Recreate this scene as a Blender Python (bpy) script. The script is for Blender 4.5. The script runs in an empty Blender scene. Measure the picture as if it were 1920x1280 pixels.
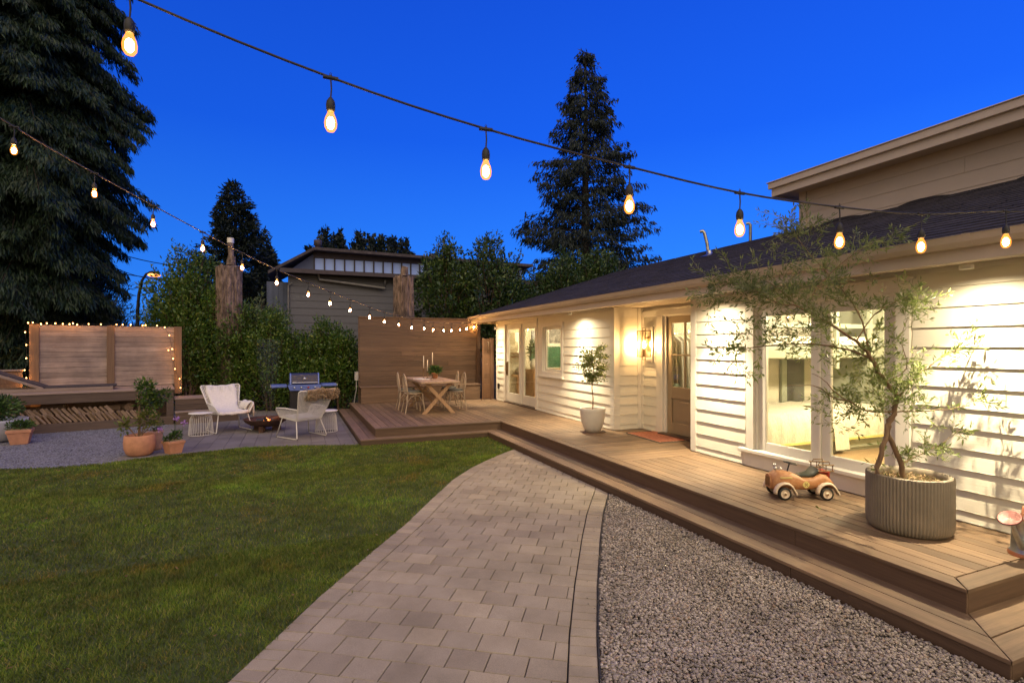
import bpy, math, random
import numpy as np
from mathutils import Vector, Matrix
rnd = random.Random(7)
nr = np.random.default_rng(11)
R = math.radians
scene = bpy.context.scene

# ------------------------------------------------------------------ camera
CS, CC = math.sin(math.atan(410/980)), math.cos(math.atan(410/980))
CAMH, FPX, HOR = 1.82, 980.0, 649.0
cam = bpy.data.objects.new("camera", bpy.data.cameras.new("camera"))
scene.collection.objects.link(cam)
cam.location = (0, 0, CAMH)
cam.rotation_euler = (R(90), 0, -math.atan(410/980))
cam.data.sensor_width = 36; cam.data.lens = FPX/1920*36
cam.data.shift_y = 9/1920
cam.data.clip_end = 2000; cam.data.clip_start = 0.05
scene.camera = cam
# a point of the place seen in a direction, at a depth / on a plane (survey helpers)
def dr(px):
    l = (px-960)/FPX
    return (CS+l*CC, CC-l*CS)
def at(px, py, d):
    a = dr(px); return Vector((a[0]*d, a[1]*d, CAMH-(py-HOR)/FPX*d))
def on_ground(px, py, z=0): return at(px, py, FPX*(CAMH-z)/(py-HOR))
def on_x(px, py, x): return at(px, py, x/dr(px)[0])
def on_y(px, py, y): return at(px, py, y/dr(px)[1])

# ------------------------------------------------------------------ world + dusk light
SUN_EL, SUN_ROT = R(4), R(205)
world = bpy.data.worlds.new("World"); scene.world = world; world.use_nodes = True
wn, wl = world.node_tree.nodes, world.node_tree.links
bg = wn["Background"]
sky = wn.new("ShaderNodeTexSky"); sky.sky_type = 'NISHITA'; sky.sun_disc = False
sky.sun_elevation = SUN_EL; sky.sun_rotation = SUN_ROT; sky.ozone_density = 8.0; sky.air_density = 1.2; sky.dust_density = .3
tc = wn.new("ShaderNodeTexCoord"); sep = wn.new("ShaderNodeSeparateXYZ"); wl.new(tc.outputs["Generated"], sep.inputs[0])
def wmath(op, a, b=None, c=None):
    n = wn.new("ShaderNodeMath"); n.operation = op
    for i, v in enumerate((a, b, c)):
        if v is None: continue
        if isinstance(v, (int, float)): n.inputs[i].default_value = v
        else: wl.new(v, n.inputs[i])
    return n.outputs[0]
el = wn.new("ShaderNodeValToRGB"); wl.new(sep.outputs[2], el.inputs[0])
cr = el.color_ramp
cr.elements[0].position = 0.0; cr.elements[0].color = (.045, .290, 1.0, 1)
cr.elements[1].position = .75; cr.elements[1].color = (.005, .048, .52, 1)
e = cr.elements.new(.12); e.color = (.026, .215, .95, 1)
e = cr.elements.new(.36); e.color = (.009, .105, .78, 1)
# twilight glow added in the unseen sky behind left, lighting wall and path
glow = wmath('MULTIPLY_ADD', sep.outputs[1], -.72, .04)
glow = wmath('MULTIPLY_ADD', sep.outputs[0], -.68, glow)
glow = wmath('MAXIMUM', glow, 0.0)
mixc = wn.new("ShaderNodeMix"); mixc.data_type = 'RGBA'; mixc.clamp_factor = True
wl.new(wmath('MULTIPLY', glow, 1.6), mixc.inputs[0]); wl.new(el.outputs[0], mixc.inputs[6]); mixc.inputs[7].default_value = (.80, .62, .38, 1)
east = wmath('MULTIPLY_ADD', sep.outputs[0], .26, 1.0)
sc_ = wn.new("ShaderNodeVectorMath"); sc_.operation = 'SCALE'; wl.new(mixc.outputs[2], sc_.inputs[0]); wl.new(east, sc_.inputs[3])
sk2 = wn.new("ShaderNodeVectorMath"); sk2.operation = 'SCALE'; wl.new(sky.outputs[0], sk2.inputs[0]); sk2.inputs[3].default_value = .012
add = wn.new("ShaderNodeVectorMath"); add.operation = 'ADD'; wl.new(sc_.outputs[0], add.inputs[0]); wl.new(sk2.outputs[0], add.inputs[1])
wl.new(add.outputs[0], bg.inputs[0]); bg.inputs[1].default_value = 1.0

sun = bpy.data.objects.new("sun", bpy.data.lights.new("sun", 'SUN')); scene.collection.objects.link(sun)
sun.data.energy = 1.6; sun.data.angle = R(75); sun.data.color = (1.0, .84, .68)
sun.rotation_euler = (R(42), 0, R(-12))

scene.view_settings.view_transform = 'Standard'; scene.view_settings.look = 'None'
scene.view_settings.exposure = 0.0; scene.view_settings.gamma = 1.0
scene.render.engine = 'CYCLES'
scene.cycles.use_denoising = True
scene.cycles.max_bounces = 6; scene.cycles.diffuse_bounces = 3; scene.cycles.glossy_bounces = 3
scene.cycles.transparent_max_bounces = 12; scene.cycles.transmission_bounces = 4
scene.cycles.sample_clamp_indirect = 4.0; scene.cycles.caustics_reflective = False; scene.cycles.caustics_refractive = False

# ------------------------------------------------------------------ materials
def new_mat(name):
    m = bpy.data.materials.new(name); m.use_nodes = True
    return m, m.node_tree.nodes, m.node_tree.links, m.node_tree.nodes["Principled BSDF"]
def ramp(n, stops):
    r = n.new("ShaderNodeValToRGB"); c = r.color_ramp
    while len(c.elements) > 1: c.elements.remove(c.elements[-1])
    c.elements[0].position = stops[0][0]; c.elements[0].color = (*stops[0][1], 1)
    for p, col in stops[1:]:
        e = c.elements.new(p); e.color = (*col, 1)
    return r
def coords(n, l, scale=(1, 1, 1), kind="Object", rot=(0, 0, 0)):
    t = n.new("ShaderNodeTexCoord"); m = n.new("ShaderNodeMapping"); m.inputs["Scale"].default_value = scale; m.inputs["Rotation"].default_value = rot
    l.new(t.outputs[kind], m.inputs[0]); return m.outputs[0]
def noise(n, l, vec, scale, detail=4, rough=.6):
    x = n.new("ShaderNodeTexNoise"); x.inputs["Scale"].default_value = scale; x.inputs["Detail"].default_value = detail; x.inputs["Roughness"].default_value = rough
    l.new(vec, x.inputs["Vector"]); return x.outputs[0]
def bump(n, l, b, h, strength, dist=.01):
    x = n.new("ShaderNodeBump"); x.inputs["Strength"].default_value = strength; x.inputs["Distance"].default_value = dist
    l.new(h, x.inputs["Height"]); l.new(x.outputs[0], b.inputs["Normal"])
def mixf(n, l, fac, a, b, blend='MIX'):
    x = n.new("ShaderNodeMix"); x.data_type = 'RGBA'; x.blend_type = blend
    for i, v in ((0, fac), (6, a), (7, b)):
        if isinstance(v, (int, float)): x.inputs[i].default_value = v
        elif isinstance(v, tuple): x.inputs[i].default_value = (*v, 1)
        else: l.new(v, x.inputs[i])
    return x.outputs[2]
def plain(name, col, rough=.5, metal=0, var=.12, scale=6, bmp=.08, bs=60, bd=.004, island=0, axis=(1, 1, 1)):
    m, n, l, b = new_mat(name)
    v = coords(n, l, axis)
    lo = tuple(c*(1-var) for c in col); hi = tuple(min(1, c*(1+var)) for c in col)
    r = ramp(n, [(.3, lo), (.7, hi)]); l.new(noise(n, l, v, scale), r.inputs[0])
    out = r.outputs[0]
    if island:
        g = n.new("ShaderNodeNewGeometry"); r2 = ramp(n, [(0, (1-island,)*3), (1, (1,)*3)]); l.new(g.outputs["Random Per Island"], r2.inputs[0])
        out = mixf(n, l, 1.0, out, r2.outputs[0], 'MULTIPLY')
    l.new(out, b.inputs["Base Color"]); b.inputs["Roughness"].default_value = rough; b.inputs["Metallic"].default_value = metal
    if bmp: bump(n, l, b, noise(n, l, v, bs, 3), bmp, bd)
    return m
def wood(name, c1, c2, axis='Y', rough=.6, island=.35, grain=1.0, bmp=.25, stain=0.0):
    m, n, l, b = new_mat(name)
    s = {'X': (1.1, 22, 22), 'Y': (22, 1.1, 22), 'Z': (22, 22, 1.1)}[axis]
    g = n.new("ShaderNodeNewGeometry")
    v = coords(n, l, s)
    off = n.new("ShaderNodeVectorMath"); off.operation = 'MULTIPLY_ADD'
    l.new(g.outputs["Random Per Island"], off.inputs[0]); off.inputs[1].default_value = (37, 53, 71); l.new(v, off.inputs[2])
    nz = noise(n, l, off.outputs[0], 1.6*grain, 7, .65)
    r = ramp(n, [(.30, c1), (.68, c2)]); l.new(nz, r.inputs[0])
    r2 = ramp(n, [(0, (1-island,)*3), (1, (1.0,)*3)]); l.new(g.outputs["Random Per Island"], r2.inputs[0])
    out = mixf(n, l, 1.0, r.outputs[0], r2.outputs[0], 'MULTIPLY')
    if stain:
        v3 = coords(n, l, (1, 1, 1)); r3 = ramp(n, [(.35, (1-stain, 1-stain*1.02, 1-stain*.9)), (.62, (1, 1, 1))]); l.new(noise(n, l, v3, 2.2, 5), r3.inputs[0])
        out = mixf(n, l, 1.0, out, r3.outputs[0], 'MULTIPLY')
    l.new(out, b.inputs["Base Color"]); b.inputs["Roughness"].default_value = rough
    bump(n, l, b, nz, bmp, .004)
    return m
def leafmat(name, c1, c2, c3=None, trans=.35, rough=.5):
    m, n, l, b = new_mat(name)
    g = n.new("ShaderNodeNewGeometry")
    r = ramp(n, [(0, c1), (.7, c2), (1, c3 or c2)]); l.new(g.outputs["Random Per Island"], r.inputs[0])
    v = coords(n, l, (1, 1, 1)); r2 = ramp(n, [(.35, (.6,)*3), (.65, (1,)*3)]); l.new(noise(n, l, v, 1.7, 3), r2.inputs[0])
    col = mixf(n, l, 1.0, r.outputs[0], r2.outputs[0], 'MULTIPLY')
    l.new(col, b.inputs["Base Color"]); b.inputs["Roughness"].default_value = rough
    t = n.new("ShaderNodeBsdfTranslucent"); l.new(col, t.inputs[0]); mx = n.new("ShaderNodeMixShader"); mx.inputs[0].default_value = trans
    l.new(b.outputs[0], mx.inputs[1]); l.new(t.outputs[0], mx.inputs[2]); l.new(mx.outputs[0], n["Material Output"].inputs[0])
    return m
def emit(name, col, strength):
    m, n, l, b = new_mat(name)
    b.inputs["Base Color"].default_value = (.8, .7, .5, 1); b.inputs["Emission Color"].default_value = (*col, 1); b.inputs["Emission Strength"].default_value = strength
    return m
def glassmat(name, tint=(.96, .98, .97), refl=1.0):
    m, n, l, b = new_mat(name)
    tr = n.new("ShaderNodeBsdfTransparent"); tr.inputs[0].default_value = (*tint, 1); gl = n.new("ShaderNodeBsdfGlossy"); gl.inputs["Roughness"].default_value = .02
    fr = n.new("ShaderNodeFresnel"); fr.inputs[0].default_value = 1.45; mx = n.new("ShaderNodeMixShader")
    mu = n.new("ShaderNodeMath"); mu.operation = 'MULTIPLY'; mu.inputs[1].default_value = refl; l.new(fr.outputs[0], mu.inputs[0]); l.new(mu.outputs[0], mx.inputs[0])
    l.new(tr.outputs[0], mx.inputs[1]); l.new(gl.outputs[0], mx.inputs[2]); l.new(mx.outputs[0], n["Material Output"].inputs[0]); return m

M = {}
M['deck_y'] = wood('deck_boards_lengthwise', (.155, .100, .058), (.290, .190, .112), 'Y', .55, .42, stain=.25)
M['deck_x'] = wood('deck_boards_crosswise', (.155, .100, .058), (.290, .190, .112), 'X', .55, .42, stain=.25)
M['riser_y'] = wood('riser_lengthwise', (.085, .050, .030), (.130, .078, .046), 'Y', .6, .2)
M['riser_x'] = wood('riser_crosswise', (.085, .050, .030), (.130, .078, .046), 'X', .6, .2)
M['fence'] = wood('screen_boards', (.095, .056, .034), (.185, .115, .072), 'X', .65, .42)
M['cedar'] = wood('cedar_panel', (.27, .195, .155), (.47, .36, .30), 'X', .65, .34, stain=.35)
M['cedar_post'] = wood('cedar_post', (.15, .085, .045), (.25, .15, .085), 'Z', .65, .3)
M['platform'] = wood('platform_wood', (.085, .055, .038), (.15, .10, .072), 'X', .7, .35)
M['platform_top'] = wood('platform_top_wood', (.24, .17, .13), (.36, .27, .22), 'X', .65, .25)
M['gate'] = wood('gate_wood', (.12, .06, .03), (.20, .105, .055), 'Z', .6, .3)
M['table'] = wood('table_wood', (.36, .24, .155), (.52, .38, .265), 'Y', .55, .2)
M['tableleg'] = wood('table_leg_wood', (.34, .20, .11), (.48, .31, .18), 'Z', .55, .2)
M['oak'] = wood('oak', (.34, .19, .08), (.48, .30, .15), 'X', .5, .2)
M['log'] = wood('split_log', (.16, .10, .06), (.42, .30, .19), 'Y', .8, .55)
M['siding'] = None
def siding_mat(name, col):
    m, n, l, b = new_mat(name)
    v = coords(n, l, (30, 1.6, 30)); nz = noise(n, l, v, 3.0, 6, .7)
    v2 = coords(n, l, (1, 1, 1)); r = ramp(n, [(.3, tuple(c*.93 for c in col)), (.7, col)]); l.new(noise(n, l, v2, 3), r.inputs[0])
    l.new(r.outputs[0], b.inputs["Base Color"]); b.inputs["Roughness"].default_value = .5
    bump(n, l, b, nz, .5, .004); return m
M['siding'] = siding_mat('white_siding', (.80, .76, .65))
M['sidingx'] = siding_mat('white_siding_return', (.80, .76, .65))
M['trim'] = plain('white_trim', (.76, .72, .64), .45, var=.03, bmp=.04)
M['sash'] = plain('window_sash', (.70, .67, .60), .4, var=.03, bmp=.02)
M['upper'] = siding_mat('upper_siding', (.56, .48, .39))
M['uppertrim'] = plain('upper_trim', (.62, .53, .43), .5, var=.05, bmp=.04)
M['fascia'] = plain('fascia_paint', (.52, .44, .35), .5, var=.05, bmp=.03)
M['door'] = plain('taupe_door', (.31, .24, .15), .45, var=.04, bmp=.03)
M['threshold'] = plain('dark_threshold', (.07, .045, .03), .5)
M['shingle'] = plain('roof_shingle', (.040, .036, .040), .9, var=.45, scale=25, bmp=.6, bs=140, bd=.006, island=.45)
M['flash'] = plain('roof_flashing', (.02, .018, .02), .8)
M['steel'] = plain('brushed_steel', (.55, .56, .58), .28, 1, var=.08, bmp=.02)
M['galv'] = plain('galvanised', (.42, .42, .40), .35, 1, var=.25, scale=14, bmp=.05)
M['copper'] = plain('copper', (.50, .22, .12), .42, .85, var=.3, bmp=.03)
M['black'] = plain('black_metal', (.02, .02, .022), .35, .3, var=.1, bmp=.02)
M['rubber'] = plain('black_rubber', (.018, .017, .016), .6, var=.1, bmp=.02)
M['bronze'] = plain('lantern_bronze', (.22, .14, .07), .35, .8, var=.1, bmp=0)
M['corten'] = plain('rusty_steel', (.085, .042, .028), .75, .3, var=.4, scale=12, bmp=.2)
M['terra'] = plain('terracotta', (.50, .235, .13), .8, var=.16, scale=9, bmp=.12)
M['terra2'] = plain('pale_terracotta', (.42, .25, .18), .85, var=.2, scale=10, bmp=.12)
M['whitepot'] = plain('white_ceramic', (.62, .58, .52), .5, var=.05, bmp=.04)
M['paleplanter'] = plain('pale_planter', (.46, .46, .47), .6, var=.06, bmp=.05)
M['ribbed'] = plain('ribbed_concrete', (.23, .195, .145), .6, var=.18, scale=5, bmp=.08)
M['soil'] = plain('dry_mulch', (.30, .21, .12), .95, var=.5, scale=60, bmp=.8, bs=90, bd=.02)
M['wicker'] = plain('white_wicker', (.72, .69, .64), .6, var=.06, bmp=.05)
M['fabric'] = plain('cream_throw', (.70, .66, .62), .95, var=.08, scale=30, bmp=.4, bs=150)
M['fleece'] = plain('sheepskin', (.42, .31, .20), 1, var=.35, scale=40, bmp=.9, bs=60, bd=.03)
M['mat_dark'] = plain('charcoal_pad', (.040, .033, .037), .9, var=.2, scale=20, bmp=.3, bs=120)
M['cane'] = plain('pale_cane', (.38, .30, .22), .5, var=.15, bmp=.05)
M['cushion'] = plain('green_grey_cushion', (.12, .12, .095), .9, var=.2, bmp=.3)
M['candle'] = plain('candle_wax', (.80, .72, .62), .5, var=.03, bmp=0)
M['bark'] = plain('bark', (.13, .080, .050), .9, var=.45, scale=12, bmp=.8, bs=22, bd=.03, axis=(1, 1, .15))
M['darkbark'] = plain('conifer_bark', (.045, .030, .020), .9, var=.4, scale=12, bmp=.6, bs=22, bd=.03)
M['oldbark'] = plain('dead_trunk_bark', (.175, .125, .098), .95, var=.75, scale=11, bmp=1, bs=14, bd=.07, axis=(1, 1, .35))
M['twig'] = plain('olive_bark', (.20, .125, .070), .8, var=.35, scale=20, bmp=.5, bs=60, bd=.01, axis=(1, 1, .25))
M['rose'] = plain('tarnished_copper', (.24, .11, .10), .55, .7, var=.5, scale=40, bmp=.2)
M['stucco'] = plain('grey_flashing', (.3, .32, .36), .6)
M['toy'] = plain('toy_orange', (.45, .23, .10), .5, var=.22, scale=14, bmp=.05)
m, n, l, b = new_mat('worn_toy_paint'); v = coords(n, l, (1, 1, 1)); r = ramp(n, [(.30, (.36, .15, .06)), (.55, (.47, .225, .095)), (.72, (.55, .33, .18))]); l.new(noise(n, l, v, 22, 8, .75), r.inputs[0])
r2 = ramp(n, [(.66, (0, 0, 0)), (.72, (1, 1, 1))]); l.new(noise(n, l, v, 55, 6, .7), r2.inputs[0]); l.new(mixf(n, l, r2.outputs[0], r.outputs[0], (.16, .09, .05)), b.inputs['Base Color']); b.inputs['Roughness'].default_value = .55; bump(n, l, b, noise(n, l, v, 60, 4), .12, .003); M['toy'] = m
M['toycream'] = plain('toy_cream', (.62, .50, .38), .45, var=.1, bmp=.03)
M['toyred'] = plain('toy_red', (.42, .05, .03), .4, var=.2, bmp=.03)
M['leather'] = plain('dark_green_seat', (.035, .040, .028), .4, var=.2, bmp=.2)
M['yellow'] = plain('decal_yellow', (.70, .60, .22), .5, var=.1, bmp=0)
M['brown'] = plain('decal_brown', (.25, .14, .05), .5, var=.1, bmp=0)
M['glass'] = glassmat('window_glass', (.95, .97, .95), .6)
M['lampglass'] = glassmat('lamp_glass', (.98, .96, .92), .5)
M['wallin'] = plain('interior_wall', (.78, .72, .56), .7, var=.03, bmp=.02)
M['floorin'] = wood('interior_floor', (.34, .22, .12), (.48, .34, .2), 'Y', .4, .2)
M['sage'] = plain('sage_paint', (.30, .32, .25), .5, var=.04, bmp=.02)
M['quilt'] = plain('white_quilt', (.74, .70, .60), .9, var=.08, scale=40, bmp=.8, bs=40, bd=.02, axis=(1, 1, .4))
M['neigh'] = siding_mat('neighbour_siding', (.105, .105, .12))
M['neighdark'] = plain('neighbour_trim', (.060, .044, .046), .7, var=.2)
M['neighblue'] = plain('neighbour_side', (.08, .10, .17), .6, var=.08)
M['neighroof'] = plain('neighbour_roof', (.075, .06, .06), .9, var=.3)
M['paper'] = plain('paper_white', (.75, .72, .66), .7, var=.03, bmp=0)
M['rug'] = None
M['pane_sky_refl'] = plain('clerestory_painted_sky', (.36, .52, 1.0), .35, var=.04, bmp=0)  # reflected sky painted into the pane colour as bright blue
M['bulb'] = emit('bulb_glow', (1.0, .66, .30), 220)
m, n, l, b = new_mat('amber_bulb_glass'); tr = n.new("ShaderNodeBsdfTransparent"); tr.inputs[0].default_value = (1, .93, .8, 1); em = n.new("ShaderNodeEmission"); em.inputs[0].default_value = (1, .30, .045, 1); em.inputs[1].default_value = 2.6
mx = n.new("ShaderNodeMixShader"); mx.inputs[0].default_value = .55; l.new(tr.outputs[0], mx.inputs[1]); l.new(em.outputs[0], mx.inputs[2]); l.new(mx.outputs[0], n["Material Output"].inputs[0]); M['bulbglass'] = m
M['bulbfar'] = emit('far_bulb_glow', (1.0, .52, .16), 1600)
M['fairy'] = emit('fairy_glow', (1.0, .45, .12), 9)
M['streetlamp'] = emit('sodium_lamp', (1.0, .30, .04), 3.2)
M['ember'] = emit('ember', (1.0, .20, .03), 3.2)
M['lampshade'] = emit('lit_shade', (1.0, .75, .4), 3)
M['lantern_bulb'] = emit('lantern_bulb', (1.0, .60, .24), 1100)
M['leaf_cedar'] = leafmat('cedar_needles', (.011, .029, .013), (.025, .058, .021), (.045, .085, .028), .2, .6)
M['leaf_spruce'] = leafmat('spruce_needles', (.008, .018, .011), (.016, .032, .018), None, .2, .6)
M['leaf_laurel'] = leafmat('laurel_leaves', (.042, .100, .014), (.11, .21, .030), (.26, .32, .055), .3, .35)
M['leaf_laurel2'] = leafmat('tall_laurel_leaves', (.030, .065, .014), (.070, .130, .026), (.14, .20, .04), .3, .4)
M['leaf_bamboo'] = leafmat('bamboo_leaves', (.032, .050, .016), (.085, .105, .028), (.20, .17, .05), .3, .5)
M['leaf_olive'] = leafmat('willow_leaves', (.17, .23, .065), (.28, .35, .11), (.44, .48, .20), .55, .35)
M['leaf_lush'] = leafmat('lush_leaves', (.03, .08, .015), (.08, .16, .03), (.14, .22, .05), .3, .4)
M['leaf_lemon'] = leafmat('citrus_leaves', (.07, .10, .015), (.17, .20, .035), (.30, .30, .06), .35, .4)
M['petal'] = plain('lilac_petals', (.45, .25, .60), .7, var=.2, bmp=0)
def grassmat():
    m, n, l, b = new_mat('grass_blades')
    g = n.new("ShaderNodeNewGeometry"); r = ramp(n, [(0, (.080, .140, .012)), (.6, (.165, .235, .022)), (.86, (.25, .27, .038)), (1, (.38, .30, .11))]); l.new(g.outputs["Random Per Island"], r.inputs[0])
    v = coords(n, l); r2 = ramp(n, [(.34, (1.25, .85, .72)), (.43, (.72, .75, .66)), (.55, (1.0, 1.02, .8)), (.66, (1.12, 1.42, .9))]); l.new(noise(n, l, v, .9, 5, .65), r2.inputs[0])
    r3 = ramp(n, [(.35, (.62,)*3), (.6, (1.12,)*3)]); l.new(noise(n, l, v, 4.5, 4, .6), r3.inputs[0])
    c = mixf(n, l, 1.0, mixf(n, l, 1.0, r.outputs[0], r2.outputs[0], 'MULTIPLY'), r3.outputs[0], 'MULTIPLY')
    l.new(c, b.inputs["Base Color"]); b.inputs["Roughness"].default_value = .6
    t = n.new("ShaderNodeBsdfTranslucent"); l.new(c, t.inputs[0]); mx = n.new("ShaderNodeMixShader"); mx.inputs[0].default_value = .3
    l.new(b.outputs[0], mx.inputs[1]); l.new(t.outputs[0], mx.inputs[2]); l.new(mx.outputs[0], n["Material Output"].inputs[0]); return m
M['grass'] = grassmat()
M['turf'] = plain('turf_soil', (.06, .08, .022), .95, var=.4, scale=8, bmp=.6, bs=40, bd=.03)
M['earth'] = plain('earth', (.04, .035, .022), .95, var=.3, scale=2, bmp=.3)
def pavermat(name, cols):
    m, n, l, b = new_mat(name)
    g = n.new("ShaderNodeNewGeometry"); r = ramp(n, [(i/(len(cols)-1), c) for i, c in enumerate(cols)]); l.new(g.outputs["Random Per Island"], r.inputs[0])
    v = coords(n, l); sp = noise(n, l, v, 220, 4, .7); r2 = ramp(n, [(.35, (.72,)*3), (.65, (1.12,)*3)]); l.new(sp, r2.inputs[0])
    r3 = ramp(n, [(.3, (.74, .73, .70)), (.5, (.95, .94, .92)), (.68, (1.10,)*3)]); l.new(noise(n, l, v, 2.2, 5, .6), r3.inputs[0])
    c = mixf(n, l, 1.0, mixf(n, l, 1.0, r.outputs[0], r2.outputs[0], 'MULTIPLY'), r3.outputs[0], 'MULTIPLY')
    l.new(c, b.inputs["Base Color"]); b.inputs["Roughness"].default_value = .85; bump(n, l, b, sp, .5, .003); return m
M['paver'] = pavermat('path_paver', [(.31, .255, .185), (.375, .315, .23), (.35, .292, .215), (.43, .355, .25)])
M['slab'] = pavermat('patio_slab', [(.165, .150, .150), (.195, .178, .175), (.215, .195, .19)])
M['pebble'] = pavermat('river_pebble', [(.17, .152, .138), (.32, .280, .245), (.42, .365, .32), (.24, .200, .17), (.54, .48, .42), (.30, .21, .155)])
def gravelmat(name, c1, c2, sc):
    m, n, l, b = new_mat(name)
    v = coords(n, l); vo = n.new("ShaderNodeTexVoronoi"); vo.inputs["Scale"].default_value = sc; l.new(v, vo.inputs["Vector"])
    sp = n.new("ShaderNodeSeparateColor"); l.new(vo.outputs["Color"], sp.inputs[0])
    r = ramp(n, [(0, c1), (1, c2)]); l.new(sp.outputs[0], r.inputs[0]); l.new(r.outputs[0], b.inputs["Base Color"]); b.inputs["Roughness"].default_value = .85
    iv = n.new("ShaderNodeMath"); iv.operation = 'SUBTRACT'; iv.inputs[0].default_value = 1; l.new(vo.outputs["Distance"], iv.inputs[1]); bump(n, l, b, iv.outputs[0], 1, .015); return m
M['gravel_fine'] = gravelmat('fine_gravel', (.09, .09, .11), (.30, .30, .34), 48)
M['gravel_base'] = gravelmat('gravel_bed', (.10, .09, .08), (.24, .21, .18), 90)
def rugmat():
    m, n, l, b = new_mat('door_mat_weave')
    v = coords(n, l); w = n.new("ShaderNodeTexWave"); w.inputs["Scale"].default_value = 5; w.inputs["Distortion"].default_value = 4; w.bands_direction = 'X'; l.new(v, w.inputs[0])
    r = ramp(n, [(.2, (.26, .065, .03)), (.8, (.46, .19, .11))]); l.new(w.outputs[1], r.inputs[0]); l.new(r.outputs[0], b.inputs["Base Color"]); b.inputs["Roughness"].default_value = .95
    bump(n, l, b, noise(n, l, v, 180), .6); return m
M['rug'] = rugmat()
def herring():
    m, n, l, b = new_mat('herringbone_wallpaper')
    t = n.new("ShaderNodeTexCoord"); s = n.new("ShaderNodeSeparateXYZ"); l.new(t.outputs["Object"], s.inputs[0])
    def mt(op, a, b2=None):
        x = n.new("ShaderNodeMath"); x.operation = op
        for i, v in enumerate((a, b2)):
            if v is None: continue
            if isinstance(v, (int, float)): x.inputs[i].default_value = v
            else: l.new(v, x.inputs[i])
        return x.outputs[0]
    u = mt('FRACT', mt('MULTIPLY', s.outputs[0], 11.0)); u = mt('ABSOLUTE', mt('SUBTRACT', u, .5)); u = mt('MULTIPLY', u, 3.2)
    w = mt('FRACT', mt('ADD', mt('MULTIPLY', s.outputs[2], 34.0), u)); g = mt('GREATER_THAN', w, .62)
    c = mixf(n, l, g, (.66, .62, .50), (.52, .485, .385)); l.new(c, b.inputs["Base Color"]); b.inputs["Roughness"].default_value = .7; return m
M['herring'] = herring()
def picmat(name, cols, sc=6):
    m, n, l, b = new_mat(name); v = coords(n, l); r = ramp(n, [(.3+.4*i/(len(cols)-1), c) for i, c in enumerate(cols)]); l.new(noise(n, l, v, sc, 6), r.inputs[0]); l.new(r.outputs[0], b.inputs["Base Color"]); b.inputs["Roughness"].default_value = .4; return m
M['pic_orange'] = picmat('orange_picture', [(.62, .08, .02), (.75, .22, .04), (.8, .42, .15)])
M['pic_green'] = picmat('green_picture', [(.01, .05, .03), (.03, .12, .06), (.08, .16, .10)], 5)
M['pic_grey'] = picmat('grey_picture', [(.05, .05, .05), (.2, .19, .18), (.55, .52, .48)], 7)
M['enamel'] = plain('navy_enamel', (.006, .010, .060), .28, 0, var=.05, bmp=0)
M['grillsteel_sky'] = plain('grill_steel_painted_sky', (.12, .18, .50), .35, .3, var=.05, bmp=0)  # blue sky reflection painted into the steel's base colour
M['conduit'] = plain('grey_plastic', (.28, .27, .26), .5)

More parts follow.
